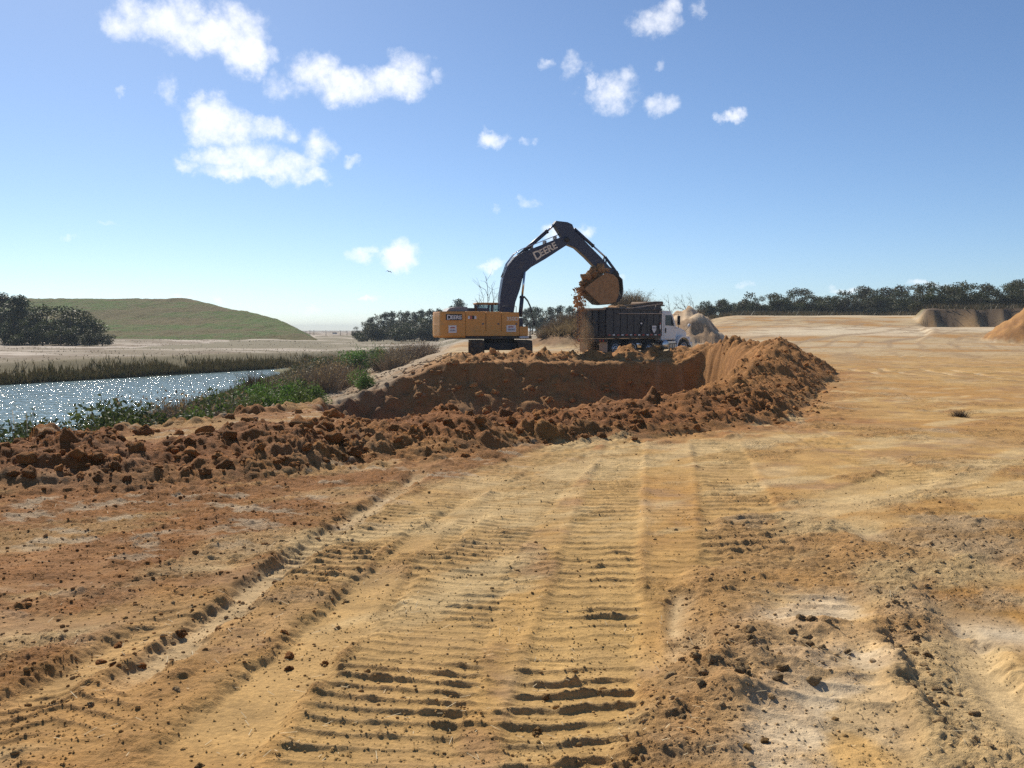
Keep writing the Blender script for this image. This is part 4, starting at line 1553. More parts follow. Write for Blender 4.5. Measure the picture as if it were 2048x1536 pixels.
def build_truck():
    HW = 1.25
    BL = 5.0
    zb, zt = 1.30, 2.95
    # frame rails
    for s_ in (-1, 1):
        MB().box(.05, 7.7, s_ * .43 - .05, s_ * .43 + .05, .82, 1.10, .01).build('frame_rail', M_STEEL, truck)
    # dump body
    body = MB().box(.12, BL, -HW + .10, HW - .10, 1.15, 1.30, .02).build('dump_body', M_BED, truck)
    for s_ in (-1, 1):
        side = MB().box(.06, BL, s_ * (HW - .06) - .045, s_ * (HW - .06) + .045, zb, zt, .01).build('side_wall', M_BED, body)
        yo = s_ * (HW - .015)
        for k in range(9):
            xx = .10 + k * (BL - .2) / 8
            w_ = .10 if k in (0, 8) else .055
            MB().box(xx - w_, xx + w_, yo - .03, yo + .045, zb + .10, zt - .08, .012).build('side_post', M_BED, side)
        MB().box(.03, BL, yo - .07, yo + .07, zt - .07, zt + .06, .02).build('top_rail', M_BED, side)
        MB().box(.03, BL, yo - .05, yo + .07, zb - .02, zb + .12, .015).build('bottom_rail', M_BED, side)
        if s_ < 0:
            # pale tarp rail along the upper side
            MB().tube([(.95, yo - .085, zt - .30), (BL - .05, yo - .085, zt - .26)], .03, 8).build('tarp_rail', M_FLAP, side)
            for k in range(13):
                xa = .12 + k * .375
                mm_ = M_REFW if k % 2 else M_RED
                MB().box(xa, xa + .20, yo - .082, yo - .071, zb + .015, zb + .085).build('reflector', mm_, side)
            # ladder-like diagonal brace and light
            MB().box(2.95, 3.10, yo - .085, yo - .071, 2.02, 2.10).build('side_light', M_REFW, side)
            mb = MB()
            mb.tube([(2.95, yo - .06, 1.45), (3.45, yo - .06, 2.45)], .022, 6)
            mb.build('brace', M_BED, side)
            mb = MB()
            mb.prism([(4.02, 1.92), (4.40, 1.92), (4.40, 1.66), (4.21, 1.45), (4.02, 1.66)], yo - .085, yo - .072)
            sh = mb.build('shield_badge', M_REFW, side)
            MB().box(4.07, 4.35, yo - .095, yo - .086, 1.74, 1.83).build('badge_print', M_SIGNG, sh)
            MB().box(4.74, 4.84, yo - .085, yo - .072, 1.70, 1.98).build('white_plate', M_REFW, side)
            MB().box(4.74, 4.84, yo - .085, yo - .072, 2.02, 2.10).build('red_plate', M_RED, side)
            MB().box(4.70, 4.82, yo - .085, yo - .072, 2.70, 2.84).build('label_plate', M_FLAP, side)
    MB().box(BL - .08, BL, -HW + .06, HW - .06, zb, zt + .30, .02).build('head_board', M_BED, body)
    gate = MB().box(.0, .07, -HW + .02, HW - .02, zb - .06, zt - .02, .012).build('tailgate', M_BED, body, 'dusty tailgate under the falling soil')
    for k in range(5):
        yy = -HW + .14 + k * (2 * HW - .28) / 4
        MB().box(-.05, .0, yy - .06, yy + .06, zb, zt - .1, .01).build('gate_post', M_BED, gate)
    MB().box(-.06, -.002, -HW + .05, HW - .05, zt - .10, zt + .02, .01).build('gate_rail', M_FLAP, gate)
    MB().box(-.05, .0, -HW + .05, HW - .05, 2.1, 2.2, .01).build('gate_rail', M_BED, gate)
    # rear bar with lamps
    bar = MB().box(-.02, .14, -HW + .05, HW - .05, .92, 1.12, .015).build('rear_bar', M_STEEL, truck)
    for yy in (-1.05, -.78, .78, 1.05):
        MB().lathe([(.01, -.05), (.055, -.05), (.06, -.02), (.01, -.02)], (-.0, yy, 1.02), 'x', 14).build('tail_lamp', M_RED, bar)
    for s_ in (-1, 1):
        MB().box(.16, .18, s_ * .85 - .34, s_ * .85 + .34, .30, 1.0, .004).build('mud_flap', M_FLAP, truck)
    # tarp roller and arms
    rl = MB().tube([(BL - .02, -HW - .02, 3.33), (BL - .02, HW + .02, 3.33)], .13, 12).build('tarp_roller', M_CANVAS, truck)
    MB().box(BL - .32, BL + .28, -HW, HW, 3.16, 3.24, .02).build('cab_guard', M_BED, body)
    for s_ in (-1, 1):
        MB().tube([(1.6, s_ * (HW + .06), 2.94), (BL - .1, s_ * (HW + .06), 3.30)], .028, 6).build('tarp_arm', M_FLAP, rl)
        MB().tube([(BL - .62, s_ * (HW + .06), 3.18), (BL - .85, s_ * (HW + .06), 2.88)], .022, 6).build('tarp_bow', M_FLAP, rl)
    # folded dark panel at the front of the box
    MB().prism([(2.6, 2.98), (BL - .1, 2.98), (BL - .1, 3.20), (4.0, 3.18)], -HW + .02, -HW + .07).build('side_extension', M_BED, body)
    # cab
    cabp = [(5.18, 1.02), (6.62, 1.02), (6.62, 1.92), (6.30, 2.62), (6.05, 2.80), (5.18, 2.80)]
    cab = MB().prism(cabp, -1.06, 1.06, .06).build('cab', M_WHITE, truck)
    MB().box(5.22, 6.15, -1.0, 1.0, 2.79, 2.88, .03).build('cab_visor', M_WHITE, cab)
    for s_ in (-1, 1):
        d_ = MB().prism([(5.42, 1.10), (6.50, 1.10), (6.50, 1.95), (6.18, 2.68), (5.42, 2.68)], s_ * 1.075 - .012, s_ * 1.075 + .012, .01).build('door', M_WHITE, cab)
        MB().prism([(5.52, 1.95), (6.40, 1.90), (6.10, 2.60), (5.52, 2.60)], s_ * 1.092 - .008, s_ * 1.092 + .008, .004).build('window', M_DGLASS, d_)
        MB().box(5.50, 5.60, s_ * 1.10 - .02, s_ * 1.10 + .02, 1.48, 1.78, .01).build('handle', M_BLACK, d_)
        ma = MB().tube([(6.45, s_ * 1.08, 1.78), (6.52, s_ * 1.32, 1.78), (6.52, s_ * 1.34, 2.66), (6.30, s_ * 1.08, 2.66)], .018, 6).build('mirror_arm', M_BLACK, cab)
        MB().box(6.47, 6.56, s_ * 1.36 - .10, s_ * 1.36 + .10, 1.98, 2.56, .03).build('mirror', M_BLACK, ma)
    MB().prism([(6.52, 1.98), (6.66, 1.96), (6.36, 2.60), (6.24, 2.60)], -.95, .95).build('windscreen', M_DGLASS, cab)
    # hood with sloping nose
    hood = MB().prism([(6.60, 1.12), (7.98, 1.05), (8.02, 1.45), (7.80, 1.66), (7.2, 1.84), (6.60, 1.93)], -.78, .78, .09).build('hood', M_WHITE, truck)
    MB().box(7.99, 8.04, -.55, .55, .95, 1.48, .02).build('grille', M_GREYP, hood)
    # wheel arches over the steer wheels
    for s_ in (-1, 1):
        pts = []
        for i in range(13):
            a_ = R(200 - 190 * i / 12)
            pts.append((7.25 + .74 * math.cos(a_), .55 + .74 * math.sin(a_)))
        for i in range(13):
            a_ = R(10 + 190 * i / 12)
            pts.append((7.25 + .62 * math.cos(a_), .55 + .62 * math.sin(a_)))
        f_ = MB().prism(pts, s_ * .72 if s_ > 0 else -1.20, 1.20 if s_ > 0 else -.72, .02).build('fender', M_WHITE, hood)
        pm_ = MB().tube([(7.72, s_ * .85, 1.55), (7.80, s_ * 1.12, 1.85)], .014, 6).build('mirror_stalk', M_BLACK, hood)
        MB().lathe([(.01, -.06), (.10, -.05), (.115, .02), (.01, .04)], (7.82, s_ * 1.14, 1.95), 'x', 14).build('hood_mirror', M_WHITE, pm_)
    MB().box(8.0, 8.18, -1.15, 1.15, .52, .84, .04).build('bumper', M_ALU, truck)
    for s_ in (-1, 1):
        MB().box(7.90, 8.05, s_ * .92 - .14, s_ * .92 + .14, .98, 1.22, .03).build('headlight', M_REFW, hood)
    # tanks and steps
    MB().lathe([(.02, -.38), (.29, -.38), (.31, -.34), (.31, .34), (.29, .38), (.02, .38)], (5.36, -.92, .72), 'y', 22).build('fuel_tank', M_ALU, truck)
    MB().lathe([(.02, -.38), (.29, -.38), (.31, -.34), (.31, .34), (.29, .38), (.02, .38)], (5.36, .92, .72), 'y', 22).build('fuel_tank', M_ALU, truck)
    for s_ in (-1, 1):
        st = MB().box(5.75, 6.50, s_ * .98 - .17, s_ * .98 + .17, .42, .95, .02).build('step_box', M_ALU, truck)
        for zz in (.50, .78):
            MB().box(5.72, 6.53, s_ * 1.02 - .20, s_ * 1.02 + .20, zz - .02, zz + .02, .006).build('step', M_STEEL, st)
        for xx in (5.86, 6.02, 6.18, 6.34):
            MB().box(xx - .035, xx + .035, s_ * 1.155 - .006, s_ * 1.155 + .006, .53, .75).build('step_slot', M_BLACK, st)
    MB().tube([(5.06, .75, 1.1), (5.06, .75, 3.3), (5.00, .75, 3.42)], .065, 10).build('exhaust_stack', M_ALU, truck)

    def wheel(x_, y_, r_, w_, inner=False):
        t_ = MB().lathe([(r_ * .55, -w_ / 2), (r_ * .90, -w_ / 2), (r_ * .985, -w_ / 2 + .05), (r_, -w_ / 4), (r_, w_ / 4), (r_ * .985, w_ / 2 - .05), (r_ * .90, w_ / 2), (r_ * .55, w_ / 2)], (x_, y_, r_), 'y', 30).build('wheel', M_RUBBER, truck)
        s_ = -1 if y_ < 0 else 1
        o_ = y_ + s_ * w_ / 2
        MB().lathe([(.02, s_ * -.03), (.10, s_ * -.03), (.11, s_ * .03), (.17, s_ * .02), (.24, s_ * -.09), (r_ * .52, s_ * -.08), (r_ * .58, s_ * .012), (r_ * .50, s_ * .012), (.26, s_ * -.12), (.02, s_ * -.12)] if not inner else [(.02, 0), (.1, s_ * .04), (.12, s_ * .0), (r_ * .3, s_ * -.02), (r_ * .52, s_ * .0), (r_ * .57, s_ * .02), (.02, s_ * .01)], (x_, o_, r_), 'y', 26).build('rim', M_ALU, t_)
        MB().lathe([(.01, s_ * .0), (.075, s_ * .0), (.07, s_ * .09), (.02, s_ * .11)], (x_, o_, r_), 'y', 14).build('hub', M_ALU, t_)
    for xx in (.85, 2.35):
        for s_ in (-1, 1):
            wheel(xx, s_ * 1.06, .52, .28)
            wheel(xx, s_ * .74, .52, .27)
    for s_ in (-1, 1):
        wheel(3.88, s_ * 1.04, .46, .30)
        wheel(7.25, s_ * 1.02, .53, .31)
    for xx, rr_ in ((.85, .52), (2.35, .52), (3.88, .46), (7.25, .53)):
        MB().tube([(xx, -.98, rr_), (xx, .98, rr_)], .08, 8).build('axle', M_STEEL, truck)


build_truck()
c_, s_ = math.cos(TPSI), math.sin(TPSI)


def tr_world(xl, yl, z):
    return Vector((TX + xl * c_ - yl * s_, TY + xl * s_ + yl * c_, z))


o = lumpy('soil_heap', tr_world(2.2, 0, 2.15), 1.0, 5, 77, .12, M_LOAD, (1.0, 1.0, .95), 2.0)
o.scale = (1.9, 1.0, 1.05)
o.rotation_euler = (0, 0, TPSI)
tag(o, 'brown soil already tipped inside the open truck body', 'soil heap')

# ------------------------------------------------------------------ vegetation prototypes
M_BARK = mat('bark', (.11, .085, .065), .9, var=.3, vscale=12, bump=.01)
M_DRYSTEM = mat('dry_stem', (.30, .23, .15), .9, var=.3)
M_TREE = leaf_mat('tree_leaves', (.028, .040, .010), (.072, .080, .022), .25)
M_OAK = leaf_mat('oak_leaves', (.034, .040, .010), (.090, .084, .026), .25)
M_PINE = leaf_mat('pine_needles', (.026, .045, .018), (.060, .085, .040), .2)
M_SHRUB = leaf_mat('shrub_leaves', (.035, .060, .014), (.10, .125, .035), .35)
M_LUSH = leaf_mat('lush_leaves', (.045, .095, .016), (.12, .19, .04), .45)
M_DRY = leaf_mat('dry_leaves', (.13, .085, .045), (.26, .19, .10), .4)
M_REED = leaf_mat('reed_blades', (.035, .045, .014), (.13, .085, .04), .3)
M_WEED = leaf_mat('flat_weed', (.07, .055, .028), (.15, .115, .06), .3)
M_DEAD = leaf_mat('dead_weed', (.05, .032, .018), (.11, .07, .04), .2)
VEG = np.random.RandomState(99)


def rot_frames(n, rng, flat=.0):
    """random leaf frames: two orthonormal vectors per leaf"""
    d = rng.randn(n, 3)
    d[:, 2] += flat
    d /= np.linalg.norm(d, axis=1)[:, None]
    r = rng.randn(n, 3)
    u = np.cross(d, r)
    u /= np.linalg.norm(u, axis=1)[:, None]
    return u, np.cross(d, u)


def leaf_mesh(name, P, size, rng, aspect=.55, flat=.0, jitter=.5):
    n = len(P)
    u, v = rot_frames(n, rng, flat)
    s_ = size * (1 - jitter + 2 * jitter * rng.rand(n))[:, None]
    a_ = P - u * s_ * .5
    b_ = P + v * s_ * aspect * .5
    c2 = P + u * s_ * .5
    d_ = P - v * s_ * aspect * .5
    V = np.stack([a_, b_, c2, d_], 1).reshape(-1, 3)
    Fq = np.arange(4 * n).reshape(-1, 4)
    return np_mesh(name, V, Fq)


def limb_mesh(name, paths):
    mb = MB()
    for (pth, r0, r1) in paths:
        mb.tube(pth, r0, 6, r1, True)
    me = bpy.data.meshes.new(name)
    mb.b.to_mesh(me)
    mb.b.free()
    return me


def tree_proto(kind, seed):
    rng = np.random.RandomState(seed)
    if kind == 'oak':          # broad, flat-topped, several lobes, sky between them
        H_, nl, n = 8.0, 11, 3600
        lobes = []
        for k in range(nl):
            a_ = rng.rand() * 6.28
            rr = 3.3 * math.sqrt(rng.rand())
            zz = H_ * (.40 + .50 * rng.rand()) - rr * .25
            lobes.append((rr * math.cos(a_), rr * math.sin(a_), zz, 1.0 + .9 * rng.rand(), .65 + .5 * rng.rand()))
        lobes.append((0, 0, H_ * .80, 1.7, 1.2))
        size = .30
    elif kind == 'pine':       # taller, loose tufts around a straight stem
        H_, nl, n = 10.0, 16, 3000
        lobes = []
        for k in range(nl):
            zz = H_ * (.32 + .66 * (k + rng.rand()) / nl)
            rr = (1 - (zz / H_) ** 2) * 2.4 * rng.rand() + .2
            a_ = rng.rand() * 6.28
            lobes.append((rr * math.cos(a_), rr * math.sin(a_), zz, .7 + .6 * rng.rand(), .5 + .4 * rng.rand()))
        size = .30
    else:                      # dense bushy tree, leafy to the ground
        H_, nl, n = 6.5, 14, 4200
        lobes = []
        for k in range(nl):
            a_ = rng.rand() * 6.28
            rr = 2.2 * math.sqrt(rng.rand())
            zz = .8 + (H_ - 2.0) * rng.rand() * (1 - (rr / 3.2) ** 2)
            lobes.append((rr * math.cos(a_), rr * math.sin(a_), zz, 1.0 + .7 * rng.rand(), .8 + .5 * rng.rand()))
        lobes.append((0, 0, H_ - 1.0, 1.2, 1.0))
        size = .30
    w_ = np.array([l[3] ** 2 * l[4] for l in lobes])
    pick = rng.choice(len(lobes), n, p=w_ / w_.sum())
    L_ = np.array(lobes)[pick]
    d = rng.randn(n, 3)
    d /= np.linalg.norm(d, axis=1)[:, None]
    r = rng.rand(n) ** .38
    sc = 1 + .28 * np.sin(d[:, 0] * 5 + L_[:, 0] * 3) * np.cos(d[:, 1] * 4 + L_[:, 2] * 2)
    P = L_[:, :3] + d * (r * sc)[:, None] * np.stack([L_[:, 3], L_[:, 3], L_[:, 4]], 1)
    P[:, 2] = np.maximum(P[:, 2], .15)
    crown = leaf_mesh(kind + '_crown', P, size, rng, .6)
    paths = []
    x1, y1 = rng.randn() * .25, rng.randn() * .25
    paths.append(([(0, 0, -.4), (x1 * .5, y1 * .5, H_ * .22), (x1, y1, H_ * .45), (x1 * .6, y1, H_ * .72)], .19 if kind != 'oak' else .26, .05))
    for l in lobes[:10]:
        z0 = H_ * (.18 + .25 * rng.rand())
        paths.append(([(x1 * .5, y1 * .5, z0), ((x1 + l[0]) * .5, (y1 + l[1]) * .5, (z0 + l[2]) * .5 + .2), (l[0], l[1], l[2])], .09, .02))
    return limb_mesh(kind + '_trunk', paths), crown


def bush_proto(kind, seed):
    rng = np.random.RandomState(seed)
    if kind == 'shrub':
        n, size, asp = 2600, .085, .5
        k = 9
        cs = np.stack([rng.randn(k) * .45, rng.randn(k) * .45, .35 + .55 * rng.rand(k)], 1)
        rad = .30 + .22 * rng.rand(k)
        pick = rng.randint(0, k, n)
        d = rng.randn(n, 3)
        d /= np.linalg.norm(d, axis=1)[:, None]
        P = cs[pick] + d * (rad[pick] * rng.rand(n) ** .4)[:, None]
        P[:, 2] = np.abs(P[:, 2])
        # a few leafy shoots that stick out
        m_ = 220
        t = rng.rand(m_)
        dirs = rng.randn(10, 3) * .30 + np.array((0, 0, .72))
        P = np.vstack([P, dirs[rng.randint(0, 10, m_)] * (.7 + .45 * t)[:, None] + rng.randn(m_, 3) * .05])
        leaves = leaf_mesh('shrub_foliage', P, size, rng, asp)
        stems = limb_mesh('shrub_stems', [([(0, 0, -.1), tuple(c * .55), tuple(c)], .02, .006) for c in cs] + [([(0, 0, .2), tuple(c * .7), tuple(c * 1.3)], .011, .004) for c in dirs])
        return stems, leaves
    if kind == 'dry':
        # stiff dead weeds: many thin upright blades with fuzzy tips
        n = 520
        base = rng.randn(n, 2) * .26
        tip = np.stack([base[:, 0] * 2.0 + rng.randn(n) * .22, base[:, 1] * 2.0 + rng.randn(n) * .22, .45 + .75 * rng.rand(n)], 1)
        b0 = np.stack([base[:, 0], base[:, 1], np.full(n, -.05)], 1)
        w_ = rng.randn(n, 3) * .012
        V = np.stack([b0 - w_, b0 + w_, tip], 1).reshape(-1, 3)
        F1 = np.arange(3 * n).reshape(-1, 3)
        m_ = 900
        i = rng.randint(0, n, m_)
        t = .45 + .6 * rng.rand(m_)
        P = b0[i] * (1 - t)[:, None] + tip[i] * t[:, None] + rng.randn(m_, 3) * .035
        leaves = leaf_mesh('dry_foliage', P, .075, rng, .45)
        return np_mesh('dry_stems', V, F1), leaves
    if kind == 'reed':
        n = 260
        base = rng.randn(n, 2) * .22
        lean = rng.randn(n, 2) * .22
        hgt = .8 + .8 * rng.rand(n)
        b0 = np.stack([base[:, 0], base[:, 1], np.full(n, -.05)], 1)
        mid_ = np.stack([base[:, 0] + lean[:, 0] * .3, base[:, 1] + lean[:, 1] * .3, hgt * .6], 1)
        tip = np.stack([base[:, 0] + lean[:, 0] * 1.3, base[:, 1] + lean[:, 1] * 1.3, hgt], 1)
        a_ = rng.rand(n) * 6.28
        w_ = np.stack([np.cos(a_), np.sin(a_), a_ * 0], 1) * .016
        V = np.stack([b0 - w_, b0 + w_, mid_ + w_, mid_ - w_, tip], 1)
        Fq = []
        for i in range(n):
            Fq += [(5 * i, 5 * i + 1, 5 * i + 2), (5 * i, 5 * i + 2, 5 * i + 3), (5 * i + 3, 5 * i + 2, 5 * i + 4)]
        return None, np_mesh('reed_blades', V.reshape(-1, 3), np.array(Fq))
    if kind == 'bare':
        paths = []
        from mathutils import noise as mn

        def grow(p, d, l, r_, dep):
            q = p + d * l
            mid_ = p.lerp(q, .5) + Vector(rng.randn(3) * l * .06)
            paths.append(([tuple(p), tuple(mid_), tuple(q)], r_, r_ * .55))
            if dep:
                for _ in range(3 if dep > 1 else 3):
                    nd = (d + Vector(rng.randn(3) * .42)).normalized()
                    grow(p.lerp(q, .55 + .45 * rng.rand()), nd, l * (.55 + .25 * rng.rand()), r_ * .5, dep - 1)
        grow(Vector((0, 0, -.2)), Vector((rng.randn() * .08, rng.randn() * .08, 1)).normalized(), 1.7, .055, 3)
        return limb_mesh('bare_branches', paths), None


PROTO = {}
for kind, seeds in (('oak', (1, 2, 3, 4)), ('pine', (11, 12, 13)), ('dense', (21, 22, 23))):
    PROTO[kind] = [tree_proto(kind, q) for q in seeds]
for kind, seeds in (('shrub', (31, 32, 33, 34)), ('dry', (41, 42, 43)), ('reed', (51, 52)), ('bare', (61, 62, 63))):
    PROTO[kind] = [bush_proto(kind, q) for q in seeds]
for me_, m_ in ([(p[1], {'oak': M_OAK, 'pine': M_PINE, 'dense': M_TREE}[k]) for k in ('oak', 'pine', 'dense') for p in PROTO[k]]
                + [(p[0], M_BARK) for k in ('oak', 'pine', 'dense', 'bare') for p in PROTO[k]]):
    me_.materials.append(m_)


def plant(name, kind, v, x, y, z, sc, rz, leafm=None, stemm=None, sz=None):
    st, lv = PROTO[kind][v % len(PROTO[kind])]
    e = empty(name, (x, y, z), rz)
    e.scale = (sc, sc, sc if sz is None else sz)
    tree_ = kind in ('oak', 'pine', 'dense')
    for me_, nm, mm_ in ((st, 'trunk' if tree_ or kind == 'bare' else 'stems', stemm), (lv, 'crown' if tree_ else 'foliage', leafm)):
        if me_ is None:
            continue
        o_ = bpy.data.objects.new(nm, me_)
        COL.objects.link(o_)
        o_.parent = e
        if mm_ is not None:
            if not me_.materials:
                me_.materials.append(mm_)
            o_.material_slots[0].link = 'OBJECT'
            o_.material_slots[0].material = mm_
    return e


ORD = ['first', 'second', 'third', 'fourth', 'fifth', 'sixth', 'seventh', 'eighth', 'ninth', 'tenth', 'eleventh', 'twelfth', 'thirteenth', 'fourteenth', 'fifteenth', 'sixteenth', 'seventeenth', 'eighteenth', 'nineteenth', 'twentieth',
       'twenty-first', 'twenty-second', 'twenty-third', 'twenty-fourth', 'twenty-fifth', 'twenty-sixth', 'twenty-seventh', 'twenty-eighth', 'twenty-ninth', 'thirtieth', 'thirty-first', 'thirty-second', 'thirty-third', 'thirty-fourth',
       'thirty-fifth', 'thirty-sixth', 'thirty-seventh', 'thirty-eighth', 'thirty-ninth', 'fortieth', 'forty-first', 'forty-second', 'forty-third', 'forty-fourth', 'forty-fifth', 'forty-sixth', 'forty-seventh', 'forty-eighth', 'forty-ninth', 'fiftieth']


def row(name, specs, fmt, cat, group):
    """specs: (px, Y, top_py, kind, leaf) sorted by picture x; each tree is scaled so that its top reaches top_py"""
    specs = sorted(specs)
    nat = {'oak': 7.6, 'pine': 10.2, 'dense': 6.6}
    for i, (px, Y, tp, kind) in enumerate(specs):
        x = ray(px, 650)[0] * Y
        z = float(hz(x, Y)[0])
        top = at(px, tp, Y).z
        h_ = max(top - z, 1.5)
        k = h_ / nat[kind]
        e = plant(name, kind, int(VEG.randint(9)), x, Y, z - .1, k * (1.05 + .35 * VEG.rand()) if kind != 'pine' else k * 1.45, VEG.rand() * 6.28, sz=k)
        tag(e, fmt.format(ORD[i]), cat, group)


# right-hand tree line along the top of the slope and the cut bank
sp = []
skyline = [(1400, 608), (1440, 594), (1470, 600), (1515, 602), (1550, 585), (1590, 580), (1635, 590), (1675, 590), (1725, 574), (1765, 582), (1800, 566), (1850, 560), (1890, 566), (1930, 562), (1975, 566), (2015, 565), (2050, 558), (2090, 560)]
for i, (px, tp) in enumerate(skyline):
    Y = 205 + 12 * VEG.rand() if px < 1830 else 172 + 8 * VEG.rand()
    sp.append((px + 4 * VEG.randn(), Y, tp + 3 * VEG.randn(), 'oak'))
row('oak_tree', sp, 'broad dark tree, {} from the left of the skyline beyond the sandy slope', 'tree', 'trees beyond the sandy slope')
sp = []
for i in range(48):
    px = 1400 + 14.6 * i + 8 * VEG.randn()
    Y = 196 + 6 * VEG.rand() if px < 1830 else 164 + 4 * VEG.rand()
    tp = np.interp(px, [1400, 1600, 1830, 2100], [604, 590, 580, 576]) + 7 * VEG.randn()
    sp.append((px, Y, tp, 'dense'))
row('bushy_tree', sp, 'low bushy tree, {} from the left along the foot of the right tree line', 'tree', 'understorey of the right tree line')
# trees behind the excavator, left part: a rounded clump that climbs to the right
sp = []
for px, tp, kind in [(712, 652, 'dense'), (728, 642, 'dense'), (742, 634, 'pine'), (756, 628, 'dense'), (772, 624, 'pine'), (786, 622, 'pine'), (800, 620, 'dense'), (815, 622, 'pine'), (830, 624, 'pine'), (845, 618, 'pine'), (860, 618, 'pine'), (876, 616, 'pine'), (892, 622, 'dense'),
                     (905, 612, 'pine'), (917, 598, 'pine'), (932, 616, 'pine'), (948, 622, 'pine'), (1046, 620, 'pine'), (1060, 613, 'pine'), (1074, 612, 'pine'), (1088, 618, 'dense'), (1102, 614, 'pine'), (1120, 611, 'pine'), (1140, 612, 'pine'), (1158, 616, 'dense')]:
    sp.append((px, 255 + 30 * VEG.rand(), tp, kind))
row('far_tree', sp, 'hazy green tree, {} from the left in the distant wood behind the excavator', 'tree', 'distant wood behind the excavator')
sp = []
for i in range(14):
    px = 735 + 15.5 * i + 4 * VEG.randn()
    sp.append((px, 225 + 10 * VEG.rand(), 648 + 4 * VEG.randn() - (5 if i > 5 else 0), 'dense'))
row('low_tree', sp, 'small dark tree, {} from the left at the edge of the distant wood', 'tree', 'edge of the distant wood')
# trees at the far left, before the grassy hill
sp = []
for px, tp, kind in [(-30, 588, 'dense'), (8, 586, 'pine'), (28, 592, 'pine'), (42, 590, 'pine'), (66, 608, 'dense'), (92, 607, 'dense'), (118, 610, 'dense'), (142, 609, 'dense'), (166, 616, 'dense'), (184, 630, 'dense')]:
    sp.append((px, 172 + 12 * VEG.rand(), tp, kind))
row('wood_tree', sp, 'dark leafy tree, {} from the left in the clump before the grassy hill', 'tree', 'clump before the grassy hill')
sp = [(px, 163 + 4 * VEG.rand(), tp, 'dense') for px, tp in ((15, 640), (48, 636), (84, 640), (120, 644), (150, 650), (178, 654), (204, 655))]
row('wood_bush', sp, 'rounded low tree, {} from the left along the front of the left clump', 'tree', 'front of the left clump')
# bare saplings
for (px, tp, Y, v, lab) in [(984, 536, 110, 1, 'tall bare sapling rising behind the excavator cab'), (972, 572, 112, 1, 'short bare sapling close to the excavator cab'), (1262, 582, 97, 2, 'bare twiggy sapling on the brush mound, beside the bucket'),
                            (1290, 575, 97, 0, 'tallest bare sapling on the brush mound behind the truck'), (1275, 584, 98, 1, 'bare sapling between two others on the brush mound'), (1342, 583, 97, 1, 'bare sapling between the brush mound and the sand peak'),
                            (1376, 576, 95, 2, 'bare sapling standing just behind the sand peak'), (1386, 582, 96, 0, 'thin bare sapling right of the sand peak')]:
    x = ray(px, 650)[0] * Y
    z = float(hz(x, Y)[0])
    h_ = max(at(px, tp, Y).z - z, 1.0)
    e = plant('bare_sapling', 'bare', v, x, Y, z, h_ / 3.6, px * .37, None, None)
    tag(e, lab, 'sapling', 'bare saplings')
# dry brush on the mound behind the truck
k = 0
for (px, Y, s_) in [(1098, 95, .9), (1112, 94, 1.0), (1128, 96, 1.1), (1146, 95, .9), (1160, 97, 1.0), (1178, 95, 1.1), (1252, 94, 1.4), (1268, 95, 1.5), (1284, 94, 1.2), (1300, 95, 1.1), (1314, 96, .9), (1240, 95, 1.3), (1392, 94, .8), (1408, 93, .7), (1086, 93, .8)]:
    x = ray(px, 650)[0] * Y
    e = plant('dry_brush', 'dry', k, x, Y, float(hz(x, Y)[0]) - .1, s_, VEG.rand() * 6, M_DRY, M_DRYSTEM)
    k += 1
brs = sorted([o_ for o_ in bpy.data.objects if o_.name.startswith('dry_brush') and o_.type == 'EMPTY'], key=lambda o_: o_.location.x / o_.location.y)
for i, e in enumerate(brs):
    tag(e, 'tuft of dry brown brush, %s from the left on the mounds behind the truck' % ORD[i], 'brush', 'dry brush behind the truck')

